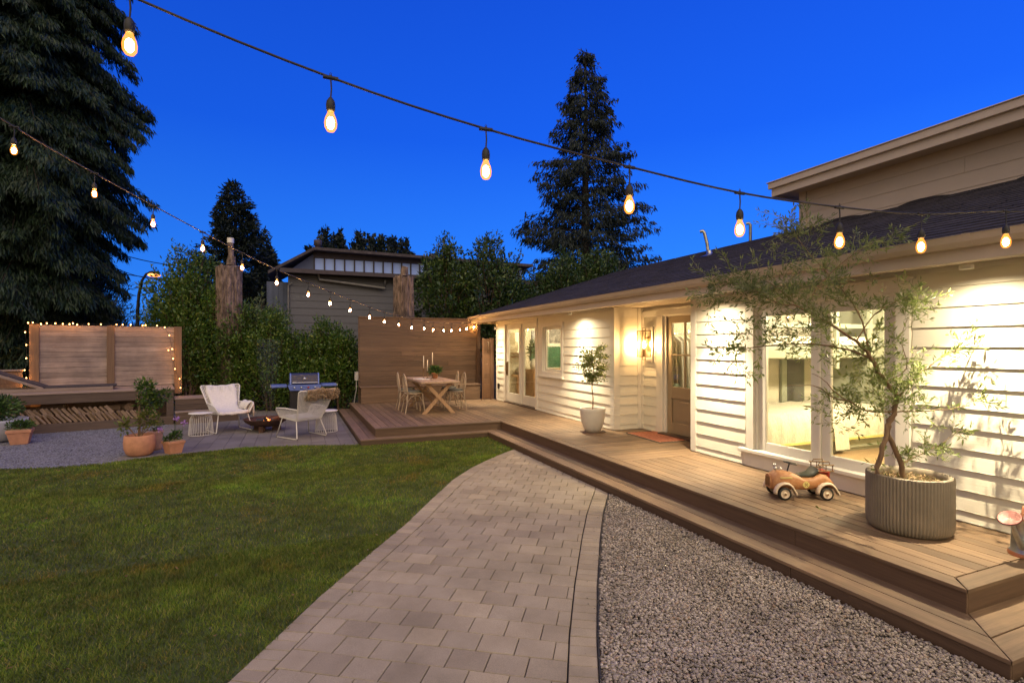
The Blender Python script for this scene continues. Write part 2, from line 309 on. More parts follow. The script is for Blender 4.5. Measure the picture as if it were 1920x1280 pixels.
# ------------------------------------------------------------------ mesh helpers
class MB:
    def __init__(s): s.v = []; s.f = []; s.sm = []
    def add(s, vs, fs, smooth=False):
        o = len(s.v); s.v += [tuple(v) for v in vs]; s.f += [tuple(i+o for i in f) for f in fs]; s.sm += [smooth]*len(fs); return s
    def box(s, x0, x1, y0, y1, z0, z1, mtx=None):
        if x0 > x1: x0, x1 = x1, x0
        if y0 > y1: y0, y1 = y1, y0
        if z0 > z1: z0, z1 = z1, z0
        vs = [Vector(p) for p in ((x0, y0, z0), (x1, y0, z0), (x1, y1, z0), (x0, y1, z0), (x0, y0, z1), (x1, y0, z1), (x1, y1, z1), (x0, y1, z1))]
        if mtx is not None: vs = [mtx @ v for v in vs]
        return s.add(vs, [(0, 3, 2, 1), (4, 5, 6, 7), (0, 1, 5, 4), (1, 2, 6, 5), (2, 3, 7, 6), (3, 0, 4, 7)])
    def prism(s, poly, z0, z1):      # poly in xy, counter-clockwise
        n = len(poly); vs = [(x, y, z0) for x, y in poly]+[(x, y, z1) for x, y in poly]
        return s.add(vs, [tuple(range(n-1, -1, -1)), tuple(range(n, 2*n))]+[(i, (i+1) % n, (i+1) % n+n, i+n) for i in range(n)])
    def extr(s, poly, fn, a, b):     # poly of (p,q), fn(p,q,t)->xyz
        n = len(poly); vs = [fn(p, q, a) for p, q in poly]+[fn(p, q, b) for p, q in poly]
        return s.add(vs, [tuple(range(n-1, -1, -1)), tuple(range(n, 2*n))]+[(i, (i+1) % n, (i+1) % n+n, i+n) for i in range(n)])
    def tube(s, pts, r, seg=6, cap=True, closed=False):
        pts = [Vector(p) for p in pts]; n = len(pts); rs = r if isinstance(r, (list, tuple)) else [r]*n
        vs = []; up = Vector((.13, .21, 1)).normalized()
        for i, p in enumerate(pts):
            if closed: t = pts[(i+1) % n]-pts[i-1]
            else: t = pts[min(i+1, n-1)]-pts[max(i-1, 0)]
            t = t.normalized() if t.length > 1e-9 else Vector((0, 0, 1))
            a = t.cross(up)
            if a.length < .05: a = t.cross(Vector((1, 0, 0)))
            a.normalize(); b = t.cross(a)
            for k in range(seg):
                w = 2*math.pi*k/seg; vs.append(p+(a*math.cos(w)+b*math.sin(w))*rs[i])
        fs = []
        for i in range(n if closed else n-1):
            j = (i+1) % n
            for k in range(seg): fs.append((i*seg+k, i*seg+(k+1) % seg, j*seg+(k+1) % seg, j*seg+k))
        s.add(vs, fs, True)
        if cap and not closed:
            s.add(vs[:seg], [tuple(range(seg-1, -1, -1))]); s.add(vs[-seg:], [tuple(range(seg))])
        return s
    def lathe(s, prof, c=(0, 0, 0), seg=24, flute=0, nfl=0, sy=1.0):
        vs = []; m = len(prof)
        for r, z in prof:
            for k in range(seg):
                a = 2*math.pi*k/seg; rr = r*(1+flute*(abs(math.sin(a*nfl/2))-.5)) if flute and r > .05 else r
                vs.append((c[0]+rr*math.cos(a), c[1]+rr*math.sin(a)*sy, c[2]+z))
        fs = [(i*seg+k, i*seg+(k+1) % seg, (i+1)*seg+(k+1) % seg, (i+1)*seg+k) for i in range(m-1) for k in range(seg)]
        s.add(vs, fs, True); return s
    def ball(s, c, r, seg=10, rings=6, sq=(1, 1, 1)):
        prof = [(math.sin(math.pi*i/rings)*1.0+1e-5, -math.cos(math.pi*i/rings)) for i in range(rings+1)]
        vs = [(c[0]+r*sq[0]*a*math.cos(2*math.pi*k/seg), c[1]+r*sq[1]*a*math.sin(2*math.pi*k/seg), c[2]+r*sq[2]*z) for a, z in prof for k in range(seg)]
        return s.add(vs, [(i*seg+k, i*seg+(k+1) % seg, (i+1)*seg+(k+1) % seg, (i+1)*seg+k) for i in range(rings) for k in range(seg)], True)
    def quad(s, a, b, c, d): return s.add([a, b, c, d], [(0, 1, 2, 3)])
    def build(s, name, mat, parent=None, bevel=0, seg=2, mtx=None):
        me = bpy.data.meshes.new(name); vs = s.v
        if mtx is not None: vs = [tuple(mtx @ Vector(v)) for v in vs]
        me.from_pydata(vs, [], s.f); me.polygons.foreach_set('use_smooth', s.sm); me.update()
        me.materials.append(mat)
        o = bpy.data.objects.new(name, me); scene.collection.objects.link(o)
        if parent is not None: o.parent = parent
        if bevel:
            b = o.modifiers.new('bevel', 'BEVEL'); b.width = bevel; b.segments = seg; b.limit_method = 'ANGLE'; b.angle_limit = R(40)
        return o
def tag(o, label=None, cat=None, group=None, kind=None):
    if label: o['label'] = label
    if cat: o['category'] = cat
    if group: o['group'] = group
    if kind: o['kind'] = kind
    return o
def empty(name, loc=(0, 0, 0), rz=0, label=None, cat=None, group=None):
    o = bpy.data.objects.new(name, None); scene.collection.objects.link(o); o.location = loc; o.rotation_euler = (0, 0, rz); o.empty_display_size = .1
    return tag(o, label, cat, group)
KIDS = {}
def copy_tree(o, parent=None):
    c = o.copy(); scene.collection.objects.link(c)
    if parent is not None: c.parent = parent
    for ch in [x for x in scene.collection.objects if x.parent == o]: copy_tree(ch, c)
    return c
def struct(o): o['kind'] = 'structure'; return o

def quads_obj(name, V, mat, parent=None, tri=False):    # V (N,k,3) array of separate faces
    N, k = V.shape[:2]; me = bpy.data.meshes.new(name)
    me.vertices.add(N*k); me.vertices.foreach_set('co', V.reshape(-1).astype(np.float32))
    me.loops.add(N*k); me.loops.foreach_set('vertex_index', np.arange(N*k, dtype=np.int32))
    me.polygons.add(N); me.polygons.foreach_set('loop_start', np.arange(0, N*k, k, dtype=np.int32)); me.polygons.foreach_set('loop_total', np.full(N, k, dtype=np.int32))
    me.update(calc_edges=True); me.materials.append(mat)
    o = bpy.data.objects.new(name, me); scene.collection.objects.link(o)
    if parent is not None: o.parent = parent
    return o
def norm(a): return a/np.maximum(np.linalg.norm(a, axis=-1, keepdims=True), 1e-9)
def leaves(P, D, L, W, fold=0.0):                      # diamond leaves
    N = len(P); D = norm(D); rr = norm(nr.normal(size=(N, 3))); S = norm(np.cross(D, rr)); L = np.broadcast_to(L, (N,))[:, None]; W = np.broadcast_to(W, (N,))[:, None]
    up = np.cross(S, D)
    return np.stack([P, P+D*L*.45+S*W*.5+up*L*fold, P+D*L, P+D*L*.45-S*W*.5+up*L*fold], 1)

# ------------------------------------------------------------------ ground
g = MB(); g.quad((-300, -60, -.02), (300, -60, -.02), (300, 400, -.02), (-300, 400, -.02)); struct(g.build('ground', M['earth']))
# path edges, near to far
PL = [(-2.4, .2), (-1.15, 1.9), (-.32, 3.22), (.18, 4.06), (.62, 4.72), (1.04, 5.33), (1.52, 6.12), (1.99, 6.87), (2.45, 7.45), (2.92, 7.93), (3.30, 8.27), (3.62, 8.52)]
PR = [(.35, .35), (1.0, 1.5), (1.53, 2.43), (1.74, 2.79), (2.13, 3.41), (2.68, 4.24), (3.10, 4.85), (3.62, 5.54)]
def interp(poly, s):
    return
AX = Vector((.555, .832)).normalized(); AC = Vector((AX.y, -AX.x))
def to_uv(p): v = Vector(p); return (v.dot(AX), v.dot(AC))
def to_xy(u, v): q = AX*u+AC*v; return (q.x, q.y)
LUV = [to_uv(p) for p in PL]; RUV = [to_uv(p) for p in PR]
def edge_v(uv, u):
    for a, b in zip(uv, uv[1:]):
        if a[0] <= u <= b[0] or b is uv[-1] or (a is uv[0] and u < a[0]):
            t = (u-a[0])/(b[0]-a[0]); return a[1]+t*(b[1]-a[1])
def clip(poly, a, b, c):   # keep a*x+b*y<=c
    out = []
    for i in range(len(poly)):
        p, q = poly[i-1], poly[i]; dp, dq = a*p[0]+b*p[1]-c, a*q[0]+b*q[1]-c
        if dp <= 0: out.append(p)
        if (dp < 0 < dq) or (dq < 0 < dp): t = dp/(dp-dq); out.append((p[0]+t*(q[0]-p[0]), p[1]+t*(q[1]-p[1])))
    return out
STEPX = 3.60
pm = MB()
def paver(poly_uv, h=.0, kf=None):
    poly = [to_xy(*p) for p in poly_uv]; poly = clip(poly, 1, 0, STEPX-.004)
    if len(poly) < 3: return
    ar = .5*sum(poly[i-1][0]*poly[i][1]-poly[i][0]*poly[i-1][1] for i in range(len(poly)))
    if abs(ar) < .0012: return
    if ar < 0: poly = poly[::-1]
    c = (sum(p[0] for p in poly)/len(poly), sum(p[1] for p in poly)/len(poly)); k = 1-.0042/max(.04, math.sqrt(abs(ar)))*1.2
    if kf: k = kf
    z = .004+rnd.uniform(-.0012, .0012)+h
    tl = (rnd.uniform(-.006, .006), rnd.uniform(-.006, .006)); kk = 1-.006/math.sqrt(abs(ar))
    n = len(poly)
    o = [(p[0]*k+c[0]*(1-k), p[1]*k+c[1]*(1-k)) for p in poly]; i_ = [(p[0]*kk*k+c[0]*(1-kk*k), p[1]*kk*k+c[1]*(1-kk*k)) for p in poly]
    zz = lambda p: z+(p[0]-c[0])*tl[0]+(p[1]-c[1])*tl[1]
    vs = [(x, y, -.03) for x, y in o]+[(x, y, zz((x, y))-.004) for x, y in o]+[(x, y, zz((x, y))) for x, y in i_]
    pm.add(vs, [(i, (i+1) % n, (i+1) % n+n, i+n) for i in range(n)]+[(i+n, (i+1) % n+n, (i+1) % n+2*n, i+2*n) for i in range(n)]+[tuple(range(2*n, 3*n))])
BW = .175
u = .2; row = 0
while u < 8.9:
    dep = .19 if row % 3 else .185; um = u+dep/2
    vl, vr = edge_v(LUV, um)+BW, edge_v(RUV, um)-BW
    # slopes of the edges here
    sl = (edge_v(LUV, um+.1)-edge_v(LUV, um-.1))/.2; sr = (edge_v(RUV, um+.1)-edge_v(RUV, um-.1))/.2
    v = math.floor((vl-.6)/.232)*.232+(.116 if row % 2 else 0)+.02*math.sin(row*2.1)
    while v < vr+.5:
        poly = [(u, v), (u+dep, v), (u+dep, v+.232), (u, v+.232)]
        poly = clip(poly, sl, -1, sl*um-vl)        # v >= vl + sl*(u-um)
        if len(poly) > 2: poly = clip(poly, -sr, 1, vr-sr*um)
        if len(poly) > 2: paver(poly)
        v += .232
    u += dep; row += 1
for uv, sgn in ((LUV, 1), (RUV, -1)):
    u = .2
    while u < 9.0:
        va, vb = edge_v(uv, u), edge_v(uv, u+.1)
        nx = Vector((-(vb-va), .1)).normalized()*sgn*(BW-.004)
        paver([(u, va), (u+.1, vb), (u+.1+nx.x, vb+nx.y), (u+nx.x, va+nx.y)][::1], .0005, .955)
        u += .1
path_poly = PL+PR[::-1]
struct(pm.build('path', M['paver']))
b = MB(); b.add([(x, y, -.012) for x, y in PL]+[(x, y, -.012) for x, y in PR], [(i, i+1, 19, 19) for i in range(0)])
n1, n2 = len(PL), len(PR)
b = MB(); ring = PL+PR[::-1]; b.add([(x, y, -.010) for x, y in ring], [tuple(range(len(ring)))[::-1]]); struct(b.build('path_bed', plain('joint_sand', (.015, .012, .010), .95)))
# dark steel edging along the right of the path
e_ = MB()
for a, c in zip(PR, PR[1:]):
    d = Vector((c[0]-a[0], c[1]-a[1])).normalized(); nn = Vector((d.y, -d.x))*.008
    e_.prism([(a[0]+nn.x*.3, a[1]+nn.y*.3), (a[0]+nn.x*1.3, a[1]+nn.y*1.3), (c[0]+nn.x*1.3, c[1]+nn.y*1.3), (c[0]+nn.x*.3, c[1]+nn.y*.3)], -.02, .012)
tag(e_.build('garden_edging', M['rubber']), 'thin dark edging strip between the paved path and the pebbles', 'edging')

# ---- pebbles (right of the path)
b = MB(); b.add([(x, y, -.014) for x, y in PR]+[(STEPX, 5.54, -.014), (STEPX, .3, -.014), (6, .3, -.014), (6, -.8, -.014), (.0, -.8, -.014)], [tuple(range(len(PR)+5))]); struct(b.build('gravel_bed', M['gravel_base']))
def ico():
    t = (1+5**.5)/2; v = np.array([(-1, t, 0), (1, t, 0), (-1, -t, 0), (1, -t, 0), (0, -1, t), (0, 1, t), (0, -1, -t), (0, 1, -t), (t, 0, -1), (t, 0, 1), (-t, 0, -1), (-t, 0, 1)], float)
    v /= np.linalg.norm(v[0]); f = np.array([(0, 11, 5), (0, 5, 1), (0, 1, 7), (0, 7, 10), (0, 10, 11), (1, 5, 9), (5, 11, 4), (11, 10, 2), (10, 7, 6), (7, 1, 8), (3, 9, 4), (3, 4, 2), (3, 2, 6), (3, 6, 8), (3, 8, 9), (4, 9, 5), (2, 4, 11), (6, 2, 10), (8, 6, 7), (9, 8, 1)]); return v, f
IV, IF = ico()
def pebbles(name, P, S, mat, label, smooth=True):
    N = len(P); a = nr.uniform(0, 2*np.pi, N); sc = S[:, None]*np.stack([nr.uniform(.8, 1.35, N), nr.uniform(.7, 1.05, N), nr.uniform(.45, .75, N)], 1)
    base = IV[None]*(1+nr.uniform(-.14, .14, (N, 12, 1))); v = base*sc[:, None]
    tx = nr.normal(0, .4, N); cz, sz = np.cos(tx)[:, None], np.sin(tx)[:, None]; y = v[..., 1]*cz-v[..., 2]*sz; z = v[..., 1]*sz+v[..., 2]*cz
    ca, sa = np.cos(a)[:, None], np.sin(a)[:, None]; x2 = v[..., 0]*ca-y*sa; y2 = v[..., 0]*sa+y*ca
    V = np.stack([x2, y2, z], 2)+P[:, None]
    me = bpy.data.meshes.new(name); me.vertices.add(N*12); me.vertices.foreach_set('co', V.reshape(-1).astype(np.float32))
    F = (IF[None]+np.arange(N)[:, None, None]*12).reshape(-1).astype(np.int32)
    me.loops.add(len(F)); me.loops.foreach_set('vertex_index', F); me.polygons.add(N*20); me.polygons.foreach_set('loop_start', np.arange(0, len(F), 3, dtype=np.int32)); me.polygons.foreach_set('loop_total', np.full(N*20, 3, dtype=np.int32))
    me.polygons.foreach_set('use_smooth', np.ones(N*20, bool)); me.update(calc_edges=True); me.materials.append(mat)
    o = bpy.data.objects.new(name, me); scene.collection.objects.link(o); o['kind'] = 'stuff'; o['label'] = label; o['category'] = 'gravel'; return o
def in_right(x, y):
    # right of the PR curve
    px = np.array([p[0] for p in PR]); py = np.array([p[1] for p in PR]); xr = np.interp(y, py, px)
    return (x > xr+.02) & (((y > 1.56) & (x < STEPX-.006)) | ((y <= 1.56) & (x < 5.2)))
c = nr.uniform((.6, .4), (5.2, 5.5), (230000, 2)); ok = in_right(c[:, 0], c[:, 1]); c = c[ok]
dd = np.hypot(c[:, 0], c[:, 1]); keep = nr.random(len(c)) < np.where(dd < 4, 1, .75); c = c[keep][:95000]
# keep only what a viewer near the path could see
keep = c[:, 1] > .9+.0*c[:, 0]; c = c[keep]
S = .0055+.0095*nr.random(len(c))**1.8; pebbles('gravel', np.column_stack([c, nr.uniform(-.010, .012, len(c))]), S, M['pebble'], 'small rounded brown and grey pebbles between path and deck steps')

c = nr.uniform((.9, 1.2), (3.7, 5.4), (2600, 2)); ed = np.interp(c[:, 1], [p[1] for p in PR], [p[0] for p in PR]); c = c[(c[:, 0] < ed-.01) & (c[:, 0] > ed-.10) & (nr.random(len(c)) < .30)]
pebbles('stray_pebbles', np.column_stack([c, np.full(len(c), .008)]), nr.uniform(.004, .008, len(c)), M['pebble'], 'few stray pebbles spilled onto the border pavers')

# ---- fine grey gravel (left) and patio slabs
b = MB(); b.prism([(-12, 9.7), (-4.0, 10.07), (-3.3, 9.88), (-2.62, 9.9), (-2.62, 14.0), (-2.6, 20), (-12, 20)], -.015, .002); struct(b.build('gravel_court', M['gravel_fine']))
c = nr.uniform((-9, 9.7), (-2.62, 15), (26000, 2)); c = c[(c[:, 1] > 10.12)]
pebbles('crushed_gravel', np.column_stack([c, nr.uniform(0, .008, len(c))]), nr.uniform(.006, .013, len(c)), pavermat('crushed_stone', [(.10, .10, .12), (.21, .21, .24), (.32, .32, .36)]), 'pale crushed gravel covering the court by the firewood')
LE = [(-12, 9.6), (-6, 10.0), (-4.0, 10.07), (-3.3, 9.9), (-2.68, 9.93), (-2.05, 10.26), (-.87, 10.50), (.2, 10.33), (1.12, 9.98)]  # lawn far edge
s_ = MB()
def lawn_edge(x): return float(np.interp(x, [p[0] for p in LE], [p[1] for p in LE]))
x = -2.62; j = 0
while x < 1.11:
    w = .245; y = 9.4+(.25 if j % 2 else 0)+.1*((j*7) % 3)
    while y < 16:
        poly = [(x+.003, y+.003), (min(x+w, 1.125)-.003, y+.003), (min(x+w, 1.125)-.003, y+.6-.003), (x+.003, y+.6-.003)]
        xm = x+w/2; a_ = (lawn_edge(xm+.1)-lawn_edge(xm-.1))/.2; poly = clip(poly, a_, -1, a_*xm-lawn_edge(xm))
        if len(poly) > 2:
            z = .005+rnd.uniform(-.001, .001)
            s_.prism(poly, -.02, z)
        y += .6
    x += w; j += 1
struct(s_.build('patio', M['slab']))
b = MB(); b.prism([(-2.62, 9.9), (1.12, 10.3), (1.12, 16), (-2.62, 16)], -.018, -.006); struct(b.build('patio_bed', M['threshold']))

# ---- lawn
lawn = [(-12, -1), (-2.9, -1)]+PL+[(STEPX-.0, 8.52), (STEPX, 9.84), (1.13, 9.84)]+LE[::-1]
b = MB(); b.add([(x, y, -.006) for x, y in lawn], [tuple(range(len(lawn)))]); struct(b.build('lawn', M['turf']))
def in_lawn(x, y):
    ly = np.interp(x, [p[0] for p in LE], [p[1] for p in LE]); lx = np.array([p[0] for p in PL]); lyy = np.array([p[1] for p in PL])
    xl = np.interp(y, lyy, lx); far = np.where(x > 1.13, 9.84, ly)
    j = .018*np.sin(x*41)*np.sin(y*33+1)+.012*np.sin(x*97+y*71)
    y = y+j; x = x+j
    return (y < far+.012) & (x < np.where(y > 8.52, STEPX, xl+.008)) & (x < STEPX)
def grass_pts(N, lo, hi):
    c = nr.uniform(lo, hi, (N, 2)); return c[in_lawn(c[:, 0], c[:, 1])]
G1 = grass_pts(230000, (-3.6, 1.9), (2.5, 5.2)); G2 = grass_pts(190000, (-7.0, 4.5), (3.6, 8.2)); G3 = grass_pts(150000, (-8.5, 7.6), (3.6, 10.6))
C = np.concatenate([G1, G2, G3]); N = len(C); dist = np.hypot(C[:, 0], C[:, 1])
# keep what the viewpoint's wide field can contain
dd_ = C[:, 0]*CS+C[:, 1]*CC; ll_ = C[:, 0]*CC-C[:, 1]*CS; k = (dd_ > 1.9) & (np.abs(ll_/dd_) < 1.25); C = C[k]; dist = dist[k]; N = len(C)
h = nr.uniform(.016, .040, N)*(1+.25*np.sin(C[:, 0]*3)*np.sin(C[:, 1]*2.3)); a = nr.uniform(0, 2*np.pi, N); w = .0012+.00040*dist
lean = nr.uniform(.2, 1.1, N)*h; P0 = np.column_stack([C, np.full(N, -.004)])
sd = np.column_stack([np.cos(a), np.sin(a), 0*a])*w[:, None]; a2 = nr.uniform(0, 2*np.pi, N)
tip = P0+np.column_stack([np.cos(a2)*lean, np.sin(a2)*lean, h]); o = quads_obj('grass', np.stack([P0-sd, P0+sd, tip], 1), M['grass']); tag(o, 'short green grass covering the lawn', 'grass', kind='stuff')

n_ = 420; c = nr.uniform((-5.5, 2.6), (3.4, 9.8), (n_, 2)); c = c[in_lawn(c[:, 0], c[:, 1])]; n_ = len(c)
lt = quads_obj('leaf_litter', leaves(np.column_stack([c, np.full(n_, .022)]), nr.normal(size=(n_, 3))*np.array([1, 1, .25]), nr.uniform(.015, .045, n_), .014, .15), leafmat('dry_leaf', (.16, .07, .03), (.28, .16, .07), (.42, .34, .2), .2)); tag(lt, 'small dry leaves scattered over the lawn', 'leaf litter', kind='stuff')

# ------------------------------------------------------------------ deck
WX = 5.46                       # house wall plane
DX, DY0, DY1, DXL, DYB = 3.96, 1.95, 10.06, 1.42, 15.0
deck = empty('wooden_deck', (4.7, 6, 0), 0, 'brown timber deck with one lower step running along the white house', 'deck')
def dk(mb, name, mat, **k):
    return mb.build(name, mat, deck, mtx=Matrix.Translation((-4.7, -6, 0)), **k)
Z = .27; T = .025
a1, a2_, a3 = MB(), MB(), MB(); BWD = .14; GAP = .008
def brd(mb, x0, x1, y0, y1, z, t=T): mb.box(x0+GAP/2, x1-GAP/2, y0+GAP/2, y1-GAP/2, z-t, z+rnd.uniform(-.0008, .0008))
# lengthwise boards, near section (Y 1.95..5.9) with a picture-frame edge, split into random lengths
def lengthwise(x0, x1, y0, y1, z):
    x = x0; bw_ = (x1-x0)/round((x1-x0)/BWD)
    while x < x1-.02:
        xe = min(x+bw_, x1); y = y0; first = True
        while y < y1-.01:
            ln = rnd.uniform(1.2, 3.6) if first else rnd.uniform(2.4, 3.8); first = False; ye = min(y+ln, y1)
            if y1-ye < .6: ye = y1
            brd(a1, x, xe, y, ye, z); y = ye
        x = xe
FB = .14
lengthwise(DX+FB, WX, DY0+FB, 5.9, Z); lengthwise(DX+FB, WX, 8.3, DYB, Z)
lengthwise(DXL+FB, DX+FB, DY1+FB, DYB, Z)
y = 5.9
while y < 8.3-.01:
    ye = min(y+BWD, 8.3); xe = WX if (y < 6.13 or ye > 8.2) else 6.06
    brd(a2_, DX+FB, xe, y, ye, Z); y = ye
# frame boards (mitred at the corners)
def poly_board(mb, poly, z, t=T):
    mb.prism([(x, y) for x, y in poly], z-t, z)
g_ = GAP/2
poly_board(a1, [(DX, DY0+g_), (DX+FB-g_, DY0+FB+g_), (DX+FB-g_, DY1-g_+FB), (DX, DY1-g_)], Z)
poly_board(a2_, [(DX+g_, DY0), (WX, DY0), (WX, DY0+FB-g_), (DX+FB+g_, DY0+FB-g_)], Z)
poly_board(a2_, [(DXL+g_, DY1), (DX-g_, DY1), (DX+FB-g_, DY1+FB-g_), (DXL+FB+g_, DY1+FB-g_)], Z)
poly_board(a1, [(DXL, DY1+g_), (DXL+FB-g_, DY1+FB+g_), (DXL+FB-g_, DYB), (DXL, DYB)], Z)
dk(a1, 'deck_boards', M['deck_y'], bevel=.002, seg=1); dk(a2_, 'deck_boards', M['deck_x'], bevel=.002, seg=1)
# lower step: two boards wide
SX, SY0, SY1, SXL = STEPX, 1.57, 9.84, 1.13; z2 = .11
s1, s2 = MB(), MB()
for k in range(2):
    o0, o1 = k*.18, (k+1)*.18-GAP
    if k == 1: o1 = .40
    y0 = SY0; cuts = [SY0, 3.9, 6.6, 8.4, SY1]
    poly_board(s1, [(SX+o0, SY0+o0+g_), (SX+o1, SY0+o1+g_), (SX+o1, 5.2), (SX+o0, 5.2)], z2)
    poly_board(s1, [(SX+o0, 5.204), (SX+o1, 5.204), (SX+o1, SY1+o1-g_), (SX+o0, SY1+o0-g_)], z2)
    poly_board(s2, [(SX+o0+g_, SY0+o0), (WX, SY0+o0), (WX, SY0+o1), (SX+o1+g_, SY0+o1)], z2)
    poly_board(s2, [(SXL+o0+g_, SY1+o0), (SX+o0-g_, SY1+o0), (SX+o1-g_, SY1+o1), (SXL+o1+g_, SY1+o1)], z2)
    poly_board(s1, [(SXL+o0, SY1+o0+g_), (SXL+o1, SY1+o1+g_), (SXL+o1, DYB), (SXL+o0, DYB)], z2)
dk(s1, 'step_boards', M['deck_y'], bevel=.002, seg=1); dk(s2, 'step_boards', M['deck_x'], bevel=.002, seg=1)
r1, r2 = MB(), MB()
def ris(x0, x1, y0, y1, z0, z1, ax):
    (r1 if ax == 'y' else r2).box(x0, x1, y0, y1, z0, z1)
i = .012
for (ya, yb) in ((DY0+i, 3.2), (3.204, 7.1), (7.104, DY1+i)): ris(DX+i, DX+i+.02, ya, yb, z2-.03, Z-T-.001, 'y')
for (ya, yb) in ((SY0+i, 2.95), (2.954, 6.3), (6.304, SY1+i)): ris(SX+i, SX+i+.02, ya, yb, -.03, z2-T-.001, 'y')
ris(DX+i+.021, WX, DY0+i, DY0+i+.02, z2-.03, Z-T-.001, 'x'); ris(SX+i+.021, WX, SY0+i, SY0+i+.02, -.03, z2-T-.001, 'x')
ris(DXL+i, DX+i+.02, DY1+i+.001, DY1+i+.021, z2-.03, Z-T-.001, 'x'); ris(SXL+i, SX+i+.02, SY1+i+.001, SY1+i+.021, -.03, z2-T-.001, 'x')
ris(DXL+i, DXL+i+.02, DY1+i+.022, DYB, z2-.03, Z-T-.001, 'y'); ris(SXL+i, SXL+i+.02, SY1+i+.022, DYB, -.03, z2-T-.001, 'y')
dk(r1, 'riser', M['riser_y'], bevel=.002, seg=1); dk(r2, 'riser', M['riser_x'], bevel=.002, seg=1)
b = MB(); b.box(DX+.06, WX, DY0+.06, DYB, .0, Z-T-.006); b.box(DXL+.06, DX+.05, DY1+.06, DYB, 0, Z-T-.006); b.box(5.47, 6.2, 6.1, 8.2, 0, Z-T-.006)
dk(b, 'joists', M['black'])

# ------------------------------------------------------------------ house
house = empty('house', (WX, 8, 0), 0, 'long white single-storey house with lap siding and dark hipped roof', 'house')
HM = Matrix.Translation((-WX, -8, 0))
def hp(mb, name, mat, parent=None, **k):
    o = mb.build(name, mat, parent or house, mtx=HM, **k); return o
WT = 2.545
def lap_rows(mb, y0, y1, z0, z1, holes, plane='x', pos=WX, sgn=-1, x0=0, x1=0, exp=.18, phase=.375, lap=.017):
    z = phase-exp*10
    while z < z1:
        a, b_ = max(z, z0), min(z+exp, z1)
        if b_-a > .01:
            spans = [(y0, y1)]
            for (h0, h1, hz0, hz1) in holes:
                if hz0 < (a+b_)/2 < hz1 or (hz0 <= a+.05 and hz1 >= b_-.05):
                    ns = []
                    for s0, s1 in spans:
                        if h1 <= s0 or h0 >= s1: ns.append((s0, s1))
                        else:
                            if h0 > s0: ns.append((s0, h0))
                            if h1 < s1: ns.append((h1, s1))
                    spans = ns
            bo = lap+.005; to = .005
            cuts = []
            for s0, s1 in spans:
                c0 = s0
                while s1-c0 > 2.6:
                    c1 = c0+rnd.uniform(1.4, 3.6)
                    if s1-c1 < .5: break
                    cuts.append((c0, c1-.0015)); c0 = c1+.0015
                cuts.append((c0, s1))
            for s0, s1 in cuts:
                prof = [(0, a), (sgn*bo, a), (sgn*(bo-.002), a+.003), (sgn*to, b_+.004), (0, b_+.004)]
                if plane == 'x': mb.extr(prof, lambda p, q, t: (pos+p, t, q), s0, s1)
                else: mb.extr(prof, lambda p, q, t: (t, pos+p, q), s0, s1)
        z += exp
holes = [(11.42, 13.60, 0, 2.50), (10.10, 11.24, 1.08, 2.36), (3.12, 5.12, .27, 2.50)]
w1 = MB(); lap_rows(w1, 8.26, 14.19, .285, WT-.02, holes); hp(w1, 'wall', M['siding'])
w1 = MB(); lap_rows(w1, -3, 6.02, .285, WT-.02, holes); hp(w1, 'wall', M['siding'])
w1 = MB(); lap_rows(w1, WX+.1, 5.96, .285, 2.35, [], 'y', 8.16, -1); hp(w1, 'wall', M['sidingx'])
w1 = MB(); lap_rows(w1, 7.70, 8.07, .285, 2.35, [], 'x', 6.06, -1); hp(w1, 'wall', M['siding'])
# backing walls (thick), with the openings left out
bk = MB()
def backing(y0, y1, z0, z1): bk.box(WX, WX+.12, y0, y1, z0, z1)
backing(-3, 3.2, 0, WT); backing(3.2, 5.04, 0, .5); backing(3.2, 5.04, 2.36, WT); backing(5.04, 6.13, 0, WT)
backing(8.16, 10.2, 0, WT); backing(10.2, 11.14, 0, 1.16); backing(10.2, 11.14, 2.27, WT); backing(11.14, 11.5, 0, WT); backing(11.5, 13.52, 2.4, WT); backing(13.52, 14.19, 0, WT)
bk.box(WX+.12, 6.18, 6.05, 6.13, 0, WT); bk.box(WX+.12, 6.18, 8.16, 8.26, 0, WT)
bk.box(6.06, 6.18, 7.52, 8.16, 0, WT); bk.box(6.06, 6.18, 6.13, 6.55, 0, WT); bk.box(6.06, 6.18, 6.55, 7.52, 2.36, WT)
bk.box(WX+.12, 10.2, 14.09, 14.19, 0, WT)
hp(bk, 'wall_core', M['trim'])
# trim: corner boards, frieze
tr = MB()
tr.box(WX-.026, WX+.0, 8.16, 8.26, .285, WT-.01); tr.box(WX-.026, WX+.10, 8.134, 8.16, .285, WT-.01)   # alcove far corner
tr.box(WX-.026, WX, 6.02, 6.13, .285, WT-.01)                                                          # alcove near corner
tr.box(5.96, 6.034, 8.134, 8.16, .285, WT-.01); tr.box(6.034, 6.06, 8.07, 8.16, .285, WT-.01)
tr.box(6.034, 6.06, 7.52, 7.70, .285, 2.36); tr.box(6.03, 6.06, 6.3, 8.07, 2.361, 2.47); tr.box(6.022, 6.06, 6.3, 7.75, 2.471, 2.50)
tr.box(WX-.024, WX, 14.10, 14.192, .285, WT)
tr.box(WX-.022, WX, 8.262, 14.098, WT-.05, WT-.002); tr.box(WX-.022, WX, -3, 6.018, WT-.05, WT-.002)
hp(tr, 'corner_boards', M['trim'], bevel=.002, seg=1)
